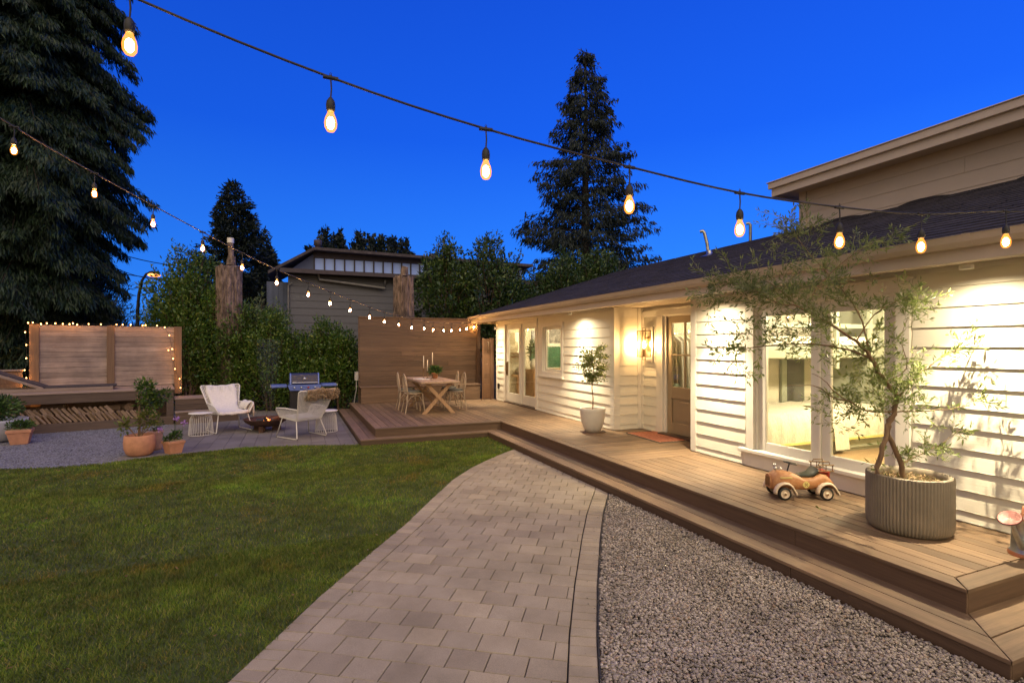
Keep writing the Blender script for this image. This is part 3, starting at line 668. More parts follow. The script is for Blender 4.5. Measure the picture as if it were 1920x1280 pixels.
# eave: sloping soffit, fascia, gutter, hipped shingle roof
EX, EY = 4.80, 14.62; ZF0, ZF1 = 2.48, 2.66
sf = MB(); sf.add([(EX+.02, EY-.02, ZF0+.01), (WX+.0, EY-.02, WT), (WX, -3, WT), (EX+.02, -3, ZF0+.01), (WX, 6.13, WT), (6.2, 6.13, WT), (6.2, 8.16, WT), (WX, 8.16, WT), (10.5, EY-.02, WT), (10.5, 14.0, WT), (WX, 14.0, WT)],
      [(0, 3, 2, 1), (4, 7, 6, 5), (1, 10, 9, 8)]); hp(sf, 'soffit', M['fascia'])
fa = MB(); fa.box(EX, EX+.02, -3, EY, ZF0, ZF1); fa.box(EX+.021, 10.5, EY-.02, EY, ZF0, ZF1); fas = hp(fa, 'fascia', M['fascia'])
gu = MB(); prof = [(EX-.002, ZF1-.085), (EX-.055, ZF1-.078), (EX-.085, ZF1-.04), (EX-.10, ZF1+.0), (EX-.11, ZF1+.012), (EX-.096, ZF1+.014), (EX-.002, ZF1-.07)]
gu.extr(prof, lambda p, q, t: (p, t, q), -3, EY+.02); hp(gu, 'gutter', M['fascia'], fas)
for yy in (12.2, 8.9, 5.6, 2.3):
    gj = MB(); gj.extr([(p+(-.004 if k_ < 5 else 0), q+(.002 if k_ == 4 else -.002)) for k_, (p, q) in enumerate(prof)], lambda p, q, t: (p, t, q), yy, yy+.05); hp(gj, 'gutter_joint', M['fascia'], fas)
PITCH = .36; RX = 7.9
rf = MB(); ncourse = 24; L0 = (RX-EX)/ncourse
for k_ in range(ncourse):
    xa, xb = EX-.03+k_*L0, EX-.03+(k_+1)*L0+.02; za = ZF1+.012+PITCH*k_*L0; zb = za+PITCH*(xb-xa)-.006
    yy = -3.0
    ye = EY+.03-(xa-EX)
    while yy < ye:
        wdt = rnd.choice((.31, .33, .30, .34)); yf = min(yy+wdt, ye)
        j = rnd.uniform(-.006, .006); jz = rnd.uniform(-.0015, .0015)
        xb_t = xb
        rf.add([(xa+j, yy+.002, za+.010+jz), (xa+j, yf-.002, za+.010+jz), (xb, min(yf-.002, EY+.03-(xb-EX)), zb+.004), (xb, min(yy+.002, EY+.03-(xb-EX)), zb+.004), (xa+j, yy+.002, za-.002), (xa+j, yf-.002, za-.002)],
               [(0, 3, 2, 1), (0, 1, 5, 4)])
        yy += wdt
# hip end slope facing +Y, and far slopes
zr = ZF1+PITCH*(RX-EX)
rf.add([(EX-.03, EY+.03, ZF1+.004), (RX, EY-(RX-EX), zr), (RX+3.1, EY+.03, ZF1+.004)], [(0, 2, 1)])
rf.add([(RX, EY-(RX-EX), zr+.004), (RX, -3, zr+.004), (RX+3.2, -3, ZF1), (RX+3.2, EY, ZF1)], [(0, 3, 2, 1)])
rf.add([(EX-.02, -3, ZF1-.004), (EX-.02, EY, ZF1-.004), (RX, EY-(RX-EX), zr-.012), (RX, -3, zr-.012)], [(0, 1, 2, 3)])
roof = hp(rf, 'roof', M['shingle'])
# hip cap
hc = MB()
for k_ in range(26):
    t0, t1 = k_/26, (k_+1.25)/26
    p = lambda t, dz=0: Vector((EX+(RX-EX)*t, EY+.03-(RX-EX)*t, ZF1+.02+(zr-ZF1)*t+dz))
    q = Vector((.09, .09, -.02)); a_, b_ = p(t0, .012), p(t1, .002); sd_ = Vector((-.08, -.0, -.022)); sd2 = Vector((0, .08, -.022))
    hc.add([a_+sd_, a_, a_+sd2, b_+sd_, b_, b_+sd2], [(0, 1, 4, 3), (1, 2, 5, 4)])
hp(hc, 'hip_cap', M['shingle'], roof)
# upper storey
up = MB(); UY = 6.24
lap_rows(up, -3, UY, 3.70, 4.50, [], 'x', RX, -1, exp=.20, phase=3.83, lap=.008); hp(up, 'upper_wall', M['upper'])
ub = MB(); ub.box(RX, RX+4, -3, UY+.02, 3.2, 4.5); ub.box(RX-.03, RX, UY-.10, UY+.025, 3.70, 4.45); hp(ub, 'upper_wall', M['upper'])
uf = MB(); FX = 7.55; UE = 6.54
uf.box(FX, FX+.03, -3, UE, 4.37, 4.53); uf.box(FX+.031, FX+4.5, UE-.03, UE, 4.37, 4.53); uf.box(FX+.031, FX+4.5, -3, UE-.031, 4.40, 4.42)
uf.box(FX-.05, FX-.001, -3, UE+.03, 4.50, 4.60); uf.box(FX-.07, FX-.03, -3, UE+.05, 4.601, 4.615)
uff = hp(uf, 'upper_fascia', M['uppertrim'], bevel=.004, seg=1)
ur = MB(); ur.add([(FX+.02, -3, 4.605), (FX+.02, UE+.03, 4.605), (FX+4, UE+.03, 5.35), (FX+4, -3, 5.35), (FX+.02, -3, 4.54), (FX+.02, UE+.03, 4.54), (FX+4, UE+.03, 4.54), (FX+4, -3, 4.54)], [(0, 3, 2, 1), (0, 1, 5, 4), (1, 2, 6, 5)]); hp(ur, 'upper_roof', M['shingle'])
for yy, ln in ((5.5, .7), (4.35, .7), (3.1, .6), (1.8, .6)):
    fl = MB(); n_ = 8; pts = [(yy+ln*(q/n_-.5), .065*math.sin(math.pi*q/n_)**.7) for q in range(n_+1)]
    poly = [(yy-ln/2, 0)]+[(a_, b_) for a_, b_ in pts[1:-1]]+[(yy+ln/2, 0)]
    fl.extr(poly, lambda p, q, t: (t, p, zr-.01+q-(RX-t)*PITCH*.6), RX-.14, RX-.012)
    hp(fl, 'flashing', M['flash'], roof)
# vent pipes on the roof
for nm, (px, pyb, pyt), lean in (('vent_pipe', (1330, 478, 432), -.06), ('vent_pipe', (1407, 452, 418), 0)):
    xx = 7.1 if px == 1330 else 8.4
    p0 = on_x(px, pyb, xx); zb = ZF1+PITCH*(min(xx, RX)-EX)-max(0, xx-RX)*PITCH; zt = on_x(px, pyt, xx).z
    v = MB(); v.tube([(p0.x, p0.y, zb-.1), (p0.x+lean*.4, p0.y-lean*.5, (zb+zt)/2), (p0.x+lean, p0.y-lean, zt-.04), (p0.x+lean-.015, p0.y-lean+.02, zt), (p0.x+lean-.05, p0.y-lean+.06, zt-.01)], .030, 10)
    if px == 1330: v.lathe([(.17, 0), (.06, .05), (.045, .12)], (p0.x, p0.y, zb-.02), 14)
    hp(v, nm, M['galv'], roof)

# ---- window and door units in the x = WX wall
def unit_frame(mb, y0, y1, z0, z1, x, w, t, proud):  # ring of 4 bars
    mb.box(x-proud, x+t, y0, y0+w, z0, z1); mb.box(x-proud, x+t, y1-w, y1, z0, z1); mb.box(x-proud, x+t, y0+w, y1-w, z0, z0+w); mb.box(x-proud, x+t, y0+w, y1-w, z1-w, z1)
def sash(parent, y0, y1, z0, z1, x, w, bot=None):
    s = MB(); bt = bot or w
    s.box(x, x+.045, y0, y0+w, z0, z1); s.box(x, x+.045, y1-w, y1, z0, z1); s.box(x, x+.045, y0+w, y1-w, z0, z0+bt); s.box(x, x+.045, y0+w, y1-w, z1-w, z1)
    so = hp(s, 'sash', M['sash'], parent, bevel=.004, seg=1)
    g = MB(); g.box(x+.02, x+.026, y0+w, y1-w, z0+bt, z1-w); hp(g, 'pane', M['glass'], so); return so
# big bedroom window
bw = MB()
bw.box(WX-.03, WX+.02, 4.98, 5.10, .50, 2.34); bw.box(WX-.03, WX+.02, 3.14, 3.27, .50, 2.34); bw.box(WX-.032, WX+.02, 3.12, 5.12, 2.341, 2.46); bw.box(WX-.05, WX+.02, 3.09, 5.15, 2.461, 2.49)
bw.box(WX-.001, WX+.12, 4.95, 4.979, .50, 2.34); bw.box(WX-.001, WX+.12, 3.271, 3.30, .50, 2.34); bw.box(WX-.001, WX+.12, 3.30, 4.95, 2.31, 2.34)
win = hp(bw, 'window', M['trim'], bevel=.003, seg=1); win['label'] = 'large two-sash window with white casing'
sl = MB(); sl.box(WX-.075, WX+.12, 3.05, 5.20, .455, .499); hp(sl, 'sill', M['trim'], win, bevel=.006)
sk = MB(); sk.box(WX-.04, WX+.0, 3.12, 5.12, .28, .454); hp(sk, 'apron', M['trim'], win)
sash(win, 4.11, 4.949, .50, 2.309, WX+.03, .11); sash(win, 3.301, 4.09, .50, 2.309, WX+.03, .11)
mu = MB(); mu.box(WX+.01, WX+.10, 4.091, 4.109, .50, 2.309); hp(mu, 'mullion', M['trim'], win)
# small window
sw = MB(); unit_frame(sw, 10.12, 11.22, 1.14, 2.36, WX, .09, .02, .03); sw.box(WX-.001, WX+.1, 10.21, 10.23, 1.23, 2.27); sw.box(WX-.001, WX+.1, 11.11, 11.13, 1.23, 2.27)
win2 = hp(sw, 'window', M['trim'], bevel=.003, seg=1); win2['label'] = 'small casement window with white casing'
sl = MB(); sl.box(WX-.07, WX+.02, 10.06, 11.28, 1.10, 1.139); hp(sl, 'sill', M['trim'], win2, bevel=.004)
sash(win2, 10.231, 11.109, 1.231, 2.269, WX+.03, .06)
# french doors
fd = MB(); fd.box(WX-.03, WX+.02, 11.42, 11.53, .285, 2.42); fd.box(WX-.03, WX+.02, 13.49, 13.60, .285, 2.42); fd.box(WX-.034, WX+.02, 11.40, 13.62, 2.421, 2.50)
fd.box(WX-.001, WX+.1, 11.531, 11.55, .285, 2.42); fd.box(WX-.001, WX+.1, 13.47, 13.489, .285, 2.42)
fdo = hp(fd, 'double_door', M['trim'], bevel=.003, seg=1); fdo['label'] = 'glazed white double doors'
s1_ = sash(fdo, 12.511, 13.469, .31, 2.40, WX+.02, .12, .24); s2_ = sash(fdo, 11.551, 12.509, .31, 2.40, WX+.05, .13, .24)
h_ = MB(); h_.tube([(WX-.03, 13.40, 1.05), (WX-.03, 13.40, 1.36)], .012, 6); h_.box(WX-.012, WX+.02, 13.37, 13.43, 1.02, 1.39); hp(h_, 'handle', M['bronze'], fdo)
th = MB(); th.box(WX-.05, WX+.12, 11.53, 13.49, .272, .30); hp(th, 'threshold', M['threshold'], fdo)
# entry door
ed = MB(); X0 = 6.075; y0, y1 = 6.56, 7.44
ed.box(X0, X0+.045, y0, y0+.12, .31, 2.34); ed.box(X0, X0+.045, y1-.12, y1, .31, 2.34); ed.box(X0, X0+.045, y0+.12, y1-.12, .31, .50); ed.box(X0, X0+.045, y0+.12, y1-.12, 2.22, 2.34); ed.box(X0, X0+.045, y0+.12, y1-.12, .92, 1.12)
ed.box(X0+.018, X0+.03, y0+.12, y1-.12, .50, .92); ed.box(X0+.008, X0+.03, y0+.17, y1-.17, .55, .87)
ed.box(X0+.006, X0+.036, 6.985, 7.015, 1.12, 2.22); ed.box(X0+.006, X0+.036, y0+.12, 6.985, 1.655, 1.685); ed.box(X0+.006, X0+.036, 7.015, y1-.12, 1.655, 1.685)
edo = hp(ed, 'entry_door', M['door'], bevel=.003, seg=1); edo['label'] = 'taupe panelled front door with four panes'
gl = MB(); gl.box(X0+.018, X0+.023, y0+.12, y1-.12, 1.12, 2.22); hp(gl, 'pane', M['glass'], edo)
tb = MB(); tb.box(5.93, 6.12, 6.5, 7.52, .272, .308); hp(tb, 'threshold', M['threshold'], edo)
jb = MB(); jb.box(6.055, 6.12, y1+.004, 7.515, .309, 2.355); jb.box(6.055, 6.12, 6.5, y0-.004, .309, 2.355); jb.box(6.055, 6.12, y0-.003, y1+.003, 2.342, 2.36); hp(jb, 'door_frame', M['trim'], edo)

# ---- rooms
rm = MB()
def room(x0, x1, y0, y1, z0=.30, z1=2.52, skip=()):
    if 'y1' not in skip: rm.box(x0, x1, y1, y1+.03, z0, z1)
    if 'y0' not in skip: rm.box(x0, x1, y0-.03, y0, z0, z1)
    if 'x1' not in skip: rm.box(x1, x1+.03, y0, y1, z0, z1)
    rm.box(x0, x1, y0, y1, z1, z1+.02)
room(WX+.121, 9.2, 2.55, 6.01, skip=('y1',)); room(6.19, 8.0, 6.2, 8.0); room(WX+.121, 9.6, 8.30, 14.05)
hp(rm, 'room_wall', M['wallin'])
rw = MB(); rw.box(WX+.121, 9.2, 6.012, 6.04, .30, 2.52); hp(rw, 'wallpaper', M['herring'])
fr = MB(); fr.box(WX+.121, 9.2, 2.55, 6.01, .26, .30); fr.box(6.19, 8, 6.2, 8, .26, .30); fr.box(WX+.121, 9.6, 8.3, 14.05, .26, .30); hp(fr, 'room_floor', M['floorin'])

# ---- lamps of the house
def light(kind, name, loc, energy, col, parent=None, size=.03, rot=None, spot=None, blend=1):
    d = bpy.data.lights.new(name, kind); d.energy = energy; d.color = col
    if kind != 'SUN' and kind != 'AREA': d.shadow_soft_size = size
    if kind == 'AREA': d.size = size
    if kind == 'SPOT': d.spot_size = spot; d.spot_blend = blend
    o = bpy.data.objects.new(name, d); scene.collection.objects.link(o); o.location = loc
    if rot: o.rotation_euler = rot
    if parent: o.parent = parent
    return o
WARMW = (1.0, .82, .53)
for i_, (yy, en, lab) in enumerate(((13.85, 55, 'soffit downlight over the corner by the gate'), (9.20, 100, 'soffit downlight above the small white potted tree'), (5.50, 105, 'soffit downlight between front door and bedroom window'), (2.52, 88, 'soffit downlight above the big ribbed planter'), (-.4, 110, 'soffit downlight past the watering can'))):
    lx = WX-.36; lz = WT-.055-(.36/.64)*.055
    f_ = empty('recessed_light', (lx, yy, lz), 0, lab, 'light', 'downlights in the eave')
    q = MB(); q.lathe([(.030, .0), (.045, -.006), (.048, .0), (.048, .03)], (0, 0, 0), 20); q.build('trim_ring', M['trim'], f_)
    q = MB(); q.lathe([(.0001, .004), (.029, .004)], (0, 0, 0), 16); q.build('lens', emit('downlight_lens', (1, .8, .5), 3), f_)
    light('SPOT', 'lamp', (0, 0, -.012), en, WARMW, f_, .014, (0, 0, 0), R(168), 1.0)
    light('SPOT', 'lamp', (.004, 0, -.013), en*6.0, WARMW, f_, .012, (0, 0, 0), R(82), 1.0)
# ceiling lights in the rooms
for nm, (x, y), en, lab in (('bedroom', (6.9, 3.8), 430, 'ceiling light of the bedroom'), ('hall', (7.0, 7.1), 110, 'ceiling light of the entry hall'), ('kitchen', (7.2, 12.6), 300, 'ceiling light of the far room'), ('kitchen', (6.9, 9.9), 130, 'ceiling light by the small window')):
    f_ = empty('ceiling_light', (x, y, 2.50), 0, lab, 'light')
    q = MB(); q.lathe([(.12, 0), (.12, -.03), (.02, -.04)], (0, 0, 0), 20); q.build('shade', M['paper'], f_)
    light('POINT', 'lamp', (0, 0, -.16), en, (1.0, .80, .50), f_, .08)

# ---- porch lantern
ln = empty('wall_lantern', (6.03, 7.86, 1.86), 0, 'tall bronze wall lantern glowing beside the front door', 'lantern')
q = MB(); q.box(-.014, .028, -.085, .085, -.33, .33); q.build('back_plate', M['trim'], ln, bevel=.003); q = MB(); q.box(-.026, -.0145, -.05, .05, -.13, .15); q.build('canopy', M['bronze'], ln, bevel=.003)
cg = MB(); r_ = .0065; cx = -.135; hw = .085
for sx in (-1, 1):
    for sy in (-1, 1):
        cg.box(cx+sx*hw-r_, cx+sx*hw+r_, sy*hw-r_, sy*hw+r_, -.23, .24)
for zz in (-.23, .24):
    cg.box(cx-hw, cx+hw, -hw-r_, -hw+r_, zz-r_, zz+r_); cg.box(cx-hw, cx+hw, hw-r_, hw+r_, zz-r_, zz+r_); cg.box(cx-hw-r_, cx-hw+r_, -hw, hw, zz-r_, zz+r_); cg.box(cx+hw-r_, cx+hw+r_, -hw, hw, zz-r_, zz+r_)
cg.box(cx-.04, cx+.04, -.006, .006, .245, .255); cg.tube([(cx-.035, 0, .24), (cx-.035, 0, .29), (cx+.035, 0, .29), (cx+.035, 0, .24)], .007, 6)
cg.tube([(cx-.035, 0, -.23), (cx-.035, 0, -.28), (cx+.035, 0, -.28), (cx+.035, 0, -.23)], .007, 6); cg.box(cx+.04, -.014, -.012, .012, .10, .125); cg.box(cx-.012, cx+.05, -.006, .006, -.236, -.224)
cg.tube([(cx, 0, -.23), (cx, 0, -.1)], .012, 8); cg.build('cage', M['bronze'], ln)
q = MB()
for sx in (-1, 1): q.box(cx+sx*(hw-.004), cx+sx*(hw-.001), -hw+.01, hw-.01, -.22, .23)
for sy in (-1, 1): q.box(cx-hw+.01, cx+hw-.01, sy*(hw-.004), sy*(hw-.001), -.22, .23)
q.build('glass_panel', M['lampglass'], ln)
q = MB(); q.ball((cx, 0, -.01), .028, 10, 8, (1, 1, 2.2)); q.build('bulb', M['lantern_bulb'], ln)

# ------------------------------------------------------------------ dining corner: screen, bench, gate
fy = 15.0
sc1 = empty('privacy_screen', (3.4, fy, 0), 0, 'tall brown horizontal board screen behind the dining table', 'fence')
q = MB(); z = .275
while z < 2.60:
    z1 = min(z+.139, 2.62); x = 1.68
    while x < 5.2:
        xe = min(x+rnd.uniform(1.1, 2.4), 5.2); q.box(x+.001-3.4, xe-.001-3.4, 0+rnd.uniform(-.001, .001), .03, z+.002, z1-.001); x = xe
    z += .14
q.build('boards', M['fence'], sc1, bevel=.003, seg=1)
q = MB(); q.box(1.66-3.4, 5.2-3.4, -.03, .07, 2.621, 2.65); q.build('cap', M['fence'], sc1)
q = MB(); q.box(1.66-3.4, 1.678-3.4, -.01, .06, .2, 2.62); q.box(5.10-3.4, 5.2-3.4, -.11, -.002, .275, 2.62); q.build('post', M['fence'], sc1)
bn = empty('built_in_bench', (3.4, 14.5, Z), 0, 'low built-in board bench along the tall brown screen', 'bench')
q = MB()
for k_ in range(3): q.box(1.66-3.4, 5.08-3.4, .0+k_*.162, .158+k_*.162, .42, .448)
q.build('seat', M['fence'], bn, bevel=.003, seg=1)
q = MB()
for k_ in range(3): q.box(1.68-3.4, 5.06-3.4, .02, .045, .006+k_*.138, .140+k_*.138)
q.build('front_panel', M['fence'], bn, bevel=.002, seg=1)
gt = empty('side_gate', (5.1, 14.42, Z), 0, 'lower brown gate between the tall screen and the house corner', 'gate')
q = MB()
for k_ in range(12): q.box(.0, .33, .02, .045, .02+k_*.146, .162+k_*.146)
q.build('boards', M['gate'], gt, bevel=.003, seg=1)
q = MB(); q.box(.235, .345, -.03, .018, .0, 1.79); q.box(-.02, .03, -.03, .018, .0, 1.79); q.build('post', M['gate'], gt, bevel=.003)
q = MB(); q.tube([(.16, .02, 1.42), (.16, -.05, 1.42), (.16, -.05, 1.68), (.16, .02, 1.68)], .012, 6); q.build('handle', M['cane'], gt)
so = empty('security_camera', (WX-.02, 14.16, 2.34), 0, 'small round white camera on the far house corner', 'camera')
q = MB(); q.ball((-.05, 0, 0), .045, 12, 8); q.tube([(-.05, 0, 0), (.02, 0, .02)], .02, 8); q.build('housing', M['trim'], so)
q = MB(); q.ball((-.085, -.012, 0), .022, 10, 6); q.build('lens', M['black'], so)
for (x, y, z, lb) in ((WX-.03, 13.98, .68, 'small black outlet on the siding by the double doors'), (WX-.03, 8.75, .58, 'small brown outlet on the siding behind the potted tree')):
    t = empty('wall_outlet', (x, y, z), 0, lb, 'outlet'); q = MB(); q.box(-.02, .02, -.04, .04, -.075, .075); q.build('cover', M['black'], t, bevel=.006)
    q = MB(); q.box(-.026, -.019, -.025, .025, -.05, .05); q.build('face', M['bronze'], t)
eb = empty('outlet_box', (1.60, 14.93, 1.02), 0, 'small grey electrical box with conduit on the end of the brown screen', 'outlet')
q = MB(); q.box(-.05, .05, -.05, .02, -.14, .1); q.build('box', M['conduit'], eb, bevel=.008)
q = MB(); q.tube([(0, 0, -.14), (.0, -.01, -.4), (-.04, -.02, -.6), (-.08, -.02, -.92)], .014, 6); q.build('conduit', M['conduit'], eb)

# ---- dining table
TZ = Z
tb_ = empty('dining_table', (3.1, 12.6, TZ), 0, 'pale wooden trestle table with crossed legs on the far deck', 'table')
q = MB()
for k_ in range(5): q.box(-.45+k_*.18, -.45+(k_+1)*.18-.002, -1.0, 1.0, .705, .75)
q.build('tabletop', M['table'], tb_, bevel=.004)
for yy in (-.78, .78):
    for sx in (-1, 1):
        q = MB(); w = .052
        q.extr([(-sx*.34-w, .0), (-sx*.34+w, .0), (sx*.30+w, .704), (sx*.30-w, .704)][::1 if True else -1], lambda p, r0, t: (p, t, r0), yy-.035+sx*.0175-.0175+ (.0), yy+.0175*sx+.0)
        q.build('leg', M['tableleg'], tb_)
q = MB(); q.box(-.03, .03, -.76, .76, .33, .41); q.build('stretcher', M['tableleg'], tb_)
# ---- bistro chair
def bistro():
    r = empty('dining_chair', (0, 0, 0)); fr_ = MB()
    for sx in (-1, 1):
        q = MB(); q.tube([(sx*.17, .17, .46), (sx*.18, .19, .25), (sx*.205, .215, 0)], [.013, .012, .014], 6); q.build('leg', M['cane'], r)
        q = MB(); q.tube([(sx*.16, -.17, .46), (sx*.17, -.19, .25), (sx*.20, -.235, 0)], [.013, .012, .014], 6); q.build('leg', M['cane'], r)
    q = MB(); q.tube([(.19*math.cos(a)*1.05, .19*math.sin(a)*1.05, .455) for a in [2*math.pi*k/18 for k in range(18)]], .017, 6, closed=True)
    for sgn in (-1, 1): q.tube([(sgn*.17, .18, .22), (sgn*.1, .19, .36), (0, .19, .42), (0, .19, .42)], .007, 5); q.tube([(sgn*.17, -.19, .22), (sgn*.1, -.19, .36), (0, -.18, .42)], .007, 5); q.tube([(sgn*.18, .18, .25), (sgn*.185, .1, .38), (sgn*.185, 0, .42), (sgn*.185, -.1, .38), (sgn*.17, -.19, .25)], .007, 5)
    q.build('seat_frame', M['cane'], r)
    q = MB(); q.lathe([(.0001, .455), (.15, .455), (.185, .47), (.19, .49), (.17, .512), (.0001, .52)], (0, 0, 0), 20); q.build('cushion', M['cushion'], r)
    q = MB()
    arc = [(.20*math.cos(a), -.20-.03*math.sin(a), .60+.30*math.sin(a)) for a in [math.pi*k/12 for k in range(13)]]
    q.tube([(.17, -.17, .46)]+arc+[(-.17, -.17, .46)], .013, 6)
    arc2 = [(.11*math.cos(a), -.20-.02*math.sin(a), .58+.20*math.sin(a)) for a in [math.pi*k/10 for k in range(11)]]
    q.tube([(.10, -.18, .47)]+arc2+[(-.10, -.18, .47)], .009, 5)
    for sx in (-.14, -.05, 0.05, .14): q.tube([(sx*.8, -.18, .47), (sx, -.215, .7), (sx*1.0, -.225, .60+.30*math.sqrt(max(0, 1-(sx/.2)**2)))], .006, 5)
    q.build('backrest', M['cane'], r); return r
c0 = bistro()
GRP = 'dining chairs around the wooden table'
for i_, (x, y, rz, lb) in enumerate(((2.60, 12.20, -88, 'pale cane chair on the left of the table nearest the step'), (2.60, 12.98, -93, 'pale cane chair on the left of the table farther from the step'), (3.66, 12.35, 90, 'pale cane chair on the right of the table nearest the step'), (3.70, 13.05, 84, 'pale cane chair on the right of the table farther from the step'))):
    o = c0 if i_ == 0 else copy_tree(c0); o.location = (x, y, Z); o.rotation_euler = (0, 0, R(rz)); tag(o, lb, 'chair', GRP)
# on the table
TT = Z+.75
pp = empty('potted_plant', (3.27, 12.80, TT), 0, 'small terracotta pot with leafy green plant on the dining table', 'plant'); pp.scale = (.82, .82, .82)
q = MB(); q.lathe([(.0001, 0), (.065, 0), (.095, .14), (.108, .14), (.11, .175), (.095, .175), (.09, .15), (.0001, .15)], (0, 0, 0), 20); q.build('pot', M['terra'], pp)
def puff(n, c, rad, L, W, up=.4, name='foliage', mat=None, parent=None, shell=.5):
    d = norm(nr.normal(size=(n, 3))); r = nr.uniform(shell, 1, n)[:, None]; P = np.array(c)+d*np.array(rad)*r
    D = d+nr.normal(0, .5, (n, 3))+np.array([0, 0, up]); return quads_obj(name, leaves(P, D, nr.uniform(.7, 1.3, n)*L, W), mat, parent)
puff(420, (0, 0, .25), (.20, .20, .12), .09, .035, .2, mat=M['leaf_lush'], parent=pp, shell=.2)
for i_, (dx, dy, h1, h2) in enumerate(((-.24, -.05, .26, .30), (-.13, .0, .18, .28), (.02, .10, .34, .30))):
    t = empty('candlestick', (3.22+dx, 12.85+dy, TT), 0, ('white taper candle in a dark holder, leftmost of the three on the table', 'white taper candle in the shortest holder on the table', 'white taper candle in the tallest holder on the table')[i_], 'candle', 'taper candles on the dining table')
    q = MB(); q.lathe([(.0001, 0), (.04, 0), (.04, .01), (.008, .02), (.007, h1-.03), (.018, h1-.02), (.018, h1), (.0001, h1)], (0, 0, 0), 12); q.build('holder', M['bronze'], t)
    q = MB(); q.lathe([(.0001, h1), (.011, h1), (.009, h1+h2), (.0001, h1+h2+.005)], (0, 0, 0), 10); q.build('candle', M['candle'], t)
cb = empty('serving_board', (2.86, 12.5, TT), R(20), 'white serving board lying on the table beside the candles', 'board')
q = MB(); q.box(-.12, .12, -.2, .2, .001, .02); q.build('board', M['paper'], cb, bevel=.008); q = MB(); q.box(-.035, .035, -.19, -.16, .0205, .023); q.build('slot', M['black'], cb)
cb = empty('serving_board', (3.15, 12.15, TT), R(90), 'pale serving board with dark handle slot on the near table half', 'board')
q = MB(); q.box(-.16, .16, -.14, .14, .001, .018); q.build('board', M['table'], cb, bevel=.008); q = MB(); q.box(.12, .145, -.05, .05, .0185, .021); q.build('slot', M['black'], cb)

# ------------------------------------------------------------------ deck objects
# white pot with small standard tree
pt = empty('potted_tree', (5.02, 8.20, Z), 0, 'slender standard tree in a smooth white pot beside the entry alcove', 'potted tree')
q = MB(); q.lathe([(.0001, 0), (.105, 0), (.135, .012), (.168, .07), (.200, .17), (.220, .28), (.231, .38), (.234, .425), (.228, .432), (.212, .425), (.205, .40), (.20, .37), (.0001, .37)], (0, 0, 0), 40); q.build('pot', M['whitepot'], pt)
q = MB(); q.lathe([(.0001, .385), (.12, .38), (.202, .372)], (0, 0, 0), 20); q.build('soil', M['soil'], pt)
q = MB(); q.lathe([(.0001, 0), (.235, 0), (.235, .008), (.0001, .008)], (0, 0, .0005), 30); q.build('saucer', M['riser_x'], pt)
trk = [(0, 0, .37), (.01, 0, .6), (-.01, .01, .8), (.015, .01, .95), (.03, 0, 1.15), (.05, 0, 1.4)]
q = MB(); q.tube(trk, [.013, .011, .010, .009, .007, .003], 7)
P = []; D = []
for k_ in range(80):
    z0 = rnd.uniform(.88, 1.45); a = rnd.uniform(0, 2*math.pi); b0 = Vector((.02, 0, z0)); env = .30*math.sin(math.pi*min(1, max(.12, (z0-.68)/1.0)))
    L_ = env*rnd.uniform(.6, 1.15); dv = Vector((math.cos(a), math.sin(a), rnd.uniform(-.25, .75))); pts = [b0+dv*L_*t+Vector((0, 0, -.05*t*t)) for t in (0, .4, .7, 1)]
    q.tube(pts, [.004, .003, .002, .001], 4, cap=False)
    for t in np.linspace(.2, 1, 34):
        p = b0+dv*L_*t; P.append(p+Vector((rnd.gauss(0, .02),)*1+(rnd.gauss(0, .02), rnd.gauss(0, .02)))); D.append(dv+Vector((rnd.gauss(0, .8), rnd.gauss(0, .8), rnd.gauss(0, .7))))
q.build('trunk', M['twig'], pt)
P = np.array(P); D = np.array(D); quads_obj('foliage', leaves(P, D, nr.uniform(.035, .065, len(P)), .018), M['leaf_olive'], pt)
# door mat
rg = empty('door_mat', (5.74, 7.30, Z+.002), R(-3), 'reddish orange door mat in front of the taupe door', 'mat')
q = MB(); q.box(-.29, .30, -.50, .47, 0, .014); q.build('mat', M['rug'], rg, bevel=.004)
q = MB(); q.box(-.305, -.291, -.50, .47, 0, .012); q.box(-.30, .30, -.512, -.501, 0, .012); q.build('border', M['cushion'], rg)

# big ribbed planter with leaning tree
PC = (4.83, 2.80)
pl_ = empty('planter', (*PC, Z), 0, 'round grey vertically ribbed planter near the deck corner', 'planter')
q = MB(); q.lathe([(.0001, 0), (.262, 0), (.285, .02), (.296, .05), (.300, .10), (.300, .455), (.298, .468)], (0, 0, 0), 304, flute=.05, nfl=76)
q.lathe([(.296, .468), (.285, .474), (.268, .472), (.262, .44), (.258, .36)], (0, 0, 0), 112); q.build('pot', M['ribbed'], pl_)
q = MB(); q.lathe([(.0001, .43), (.12, .425), (.2, .415), (.262, .405)], (0, 0, 0), 32); q.build('soil', M['soil'], pl_)
n_ = 500; a = nr.uniform(0, 2*np.pi, n_); r = .25*np.sqrt(nr.random(n_)); P = np.column_stack([r*np.cos(a), r*np.sin(a), .42+nr.uniform(0, .02, n_)]); D = nr.normal(size=(n_, 3))*np.array([1, 1, .25])
ml = quads_obj('mulch', leaves(P, D, nr.uniform(.015, .05, n_), .008), plain('bark_chips', (.42, .30, .16), .95, var=.3, island=.5), pl_); ml['kind'] = 'stuff'
n_ = 160; a = nr.uniform(0, 2*np.pi, n_); r = .22*np.sqrt(nr.random(n_)); P = np.column_stack([r*np.cos(a), r*np.sin(a), np.full(n_, .42)]); D = nr.normal(size=(n_, 3))*np.array([.7, .7, .3])+np.array([0, 0, .9])
gw = quads_obj('grass_tufts', leaves(P, D, nr.uniform(.03, .075, n_), .004), M['leaf_lemon'], pl_); gw['kind'] = 'stuff'
DP = 4.42
tr_o = Vector((*PC, Z+.42))
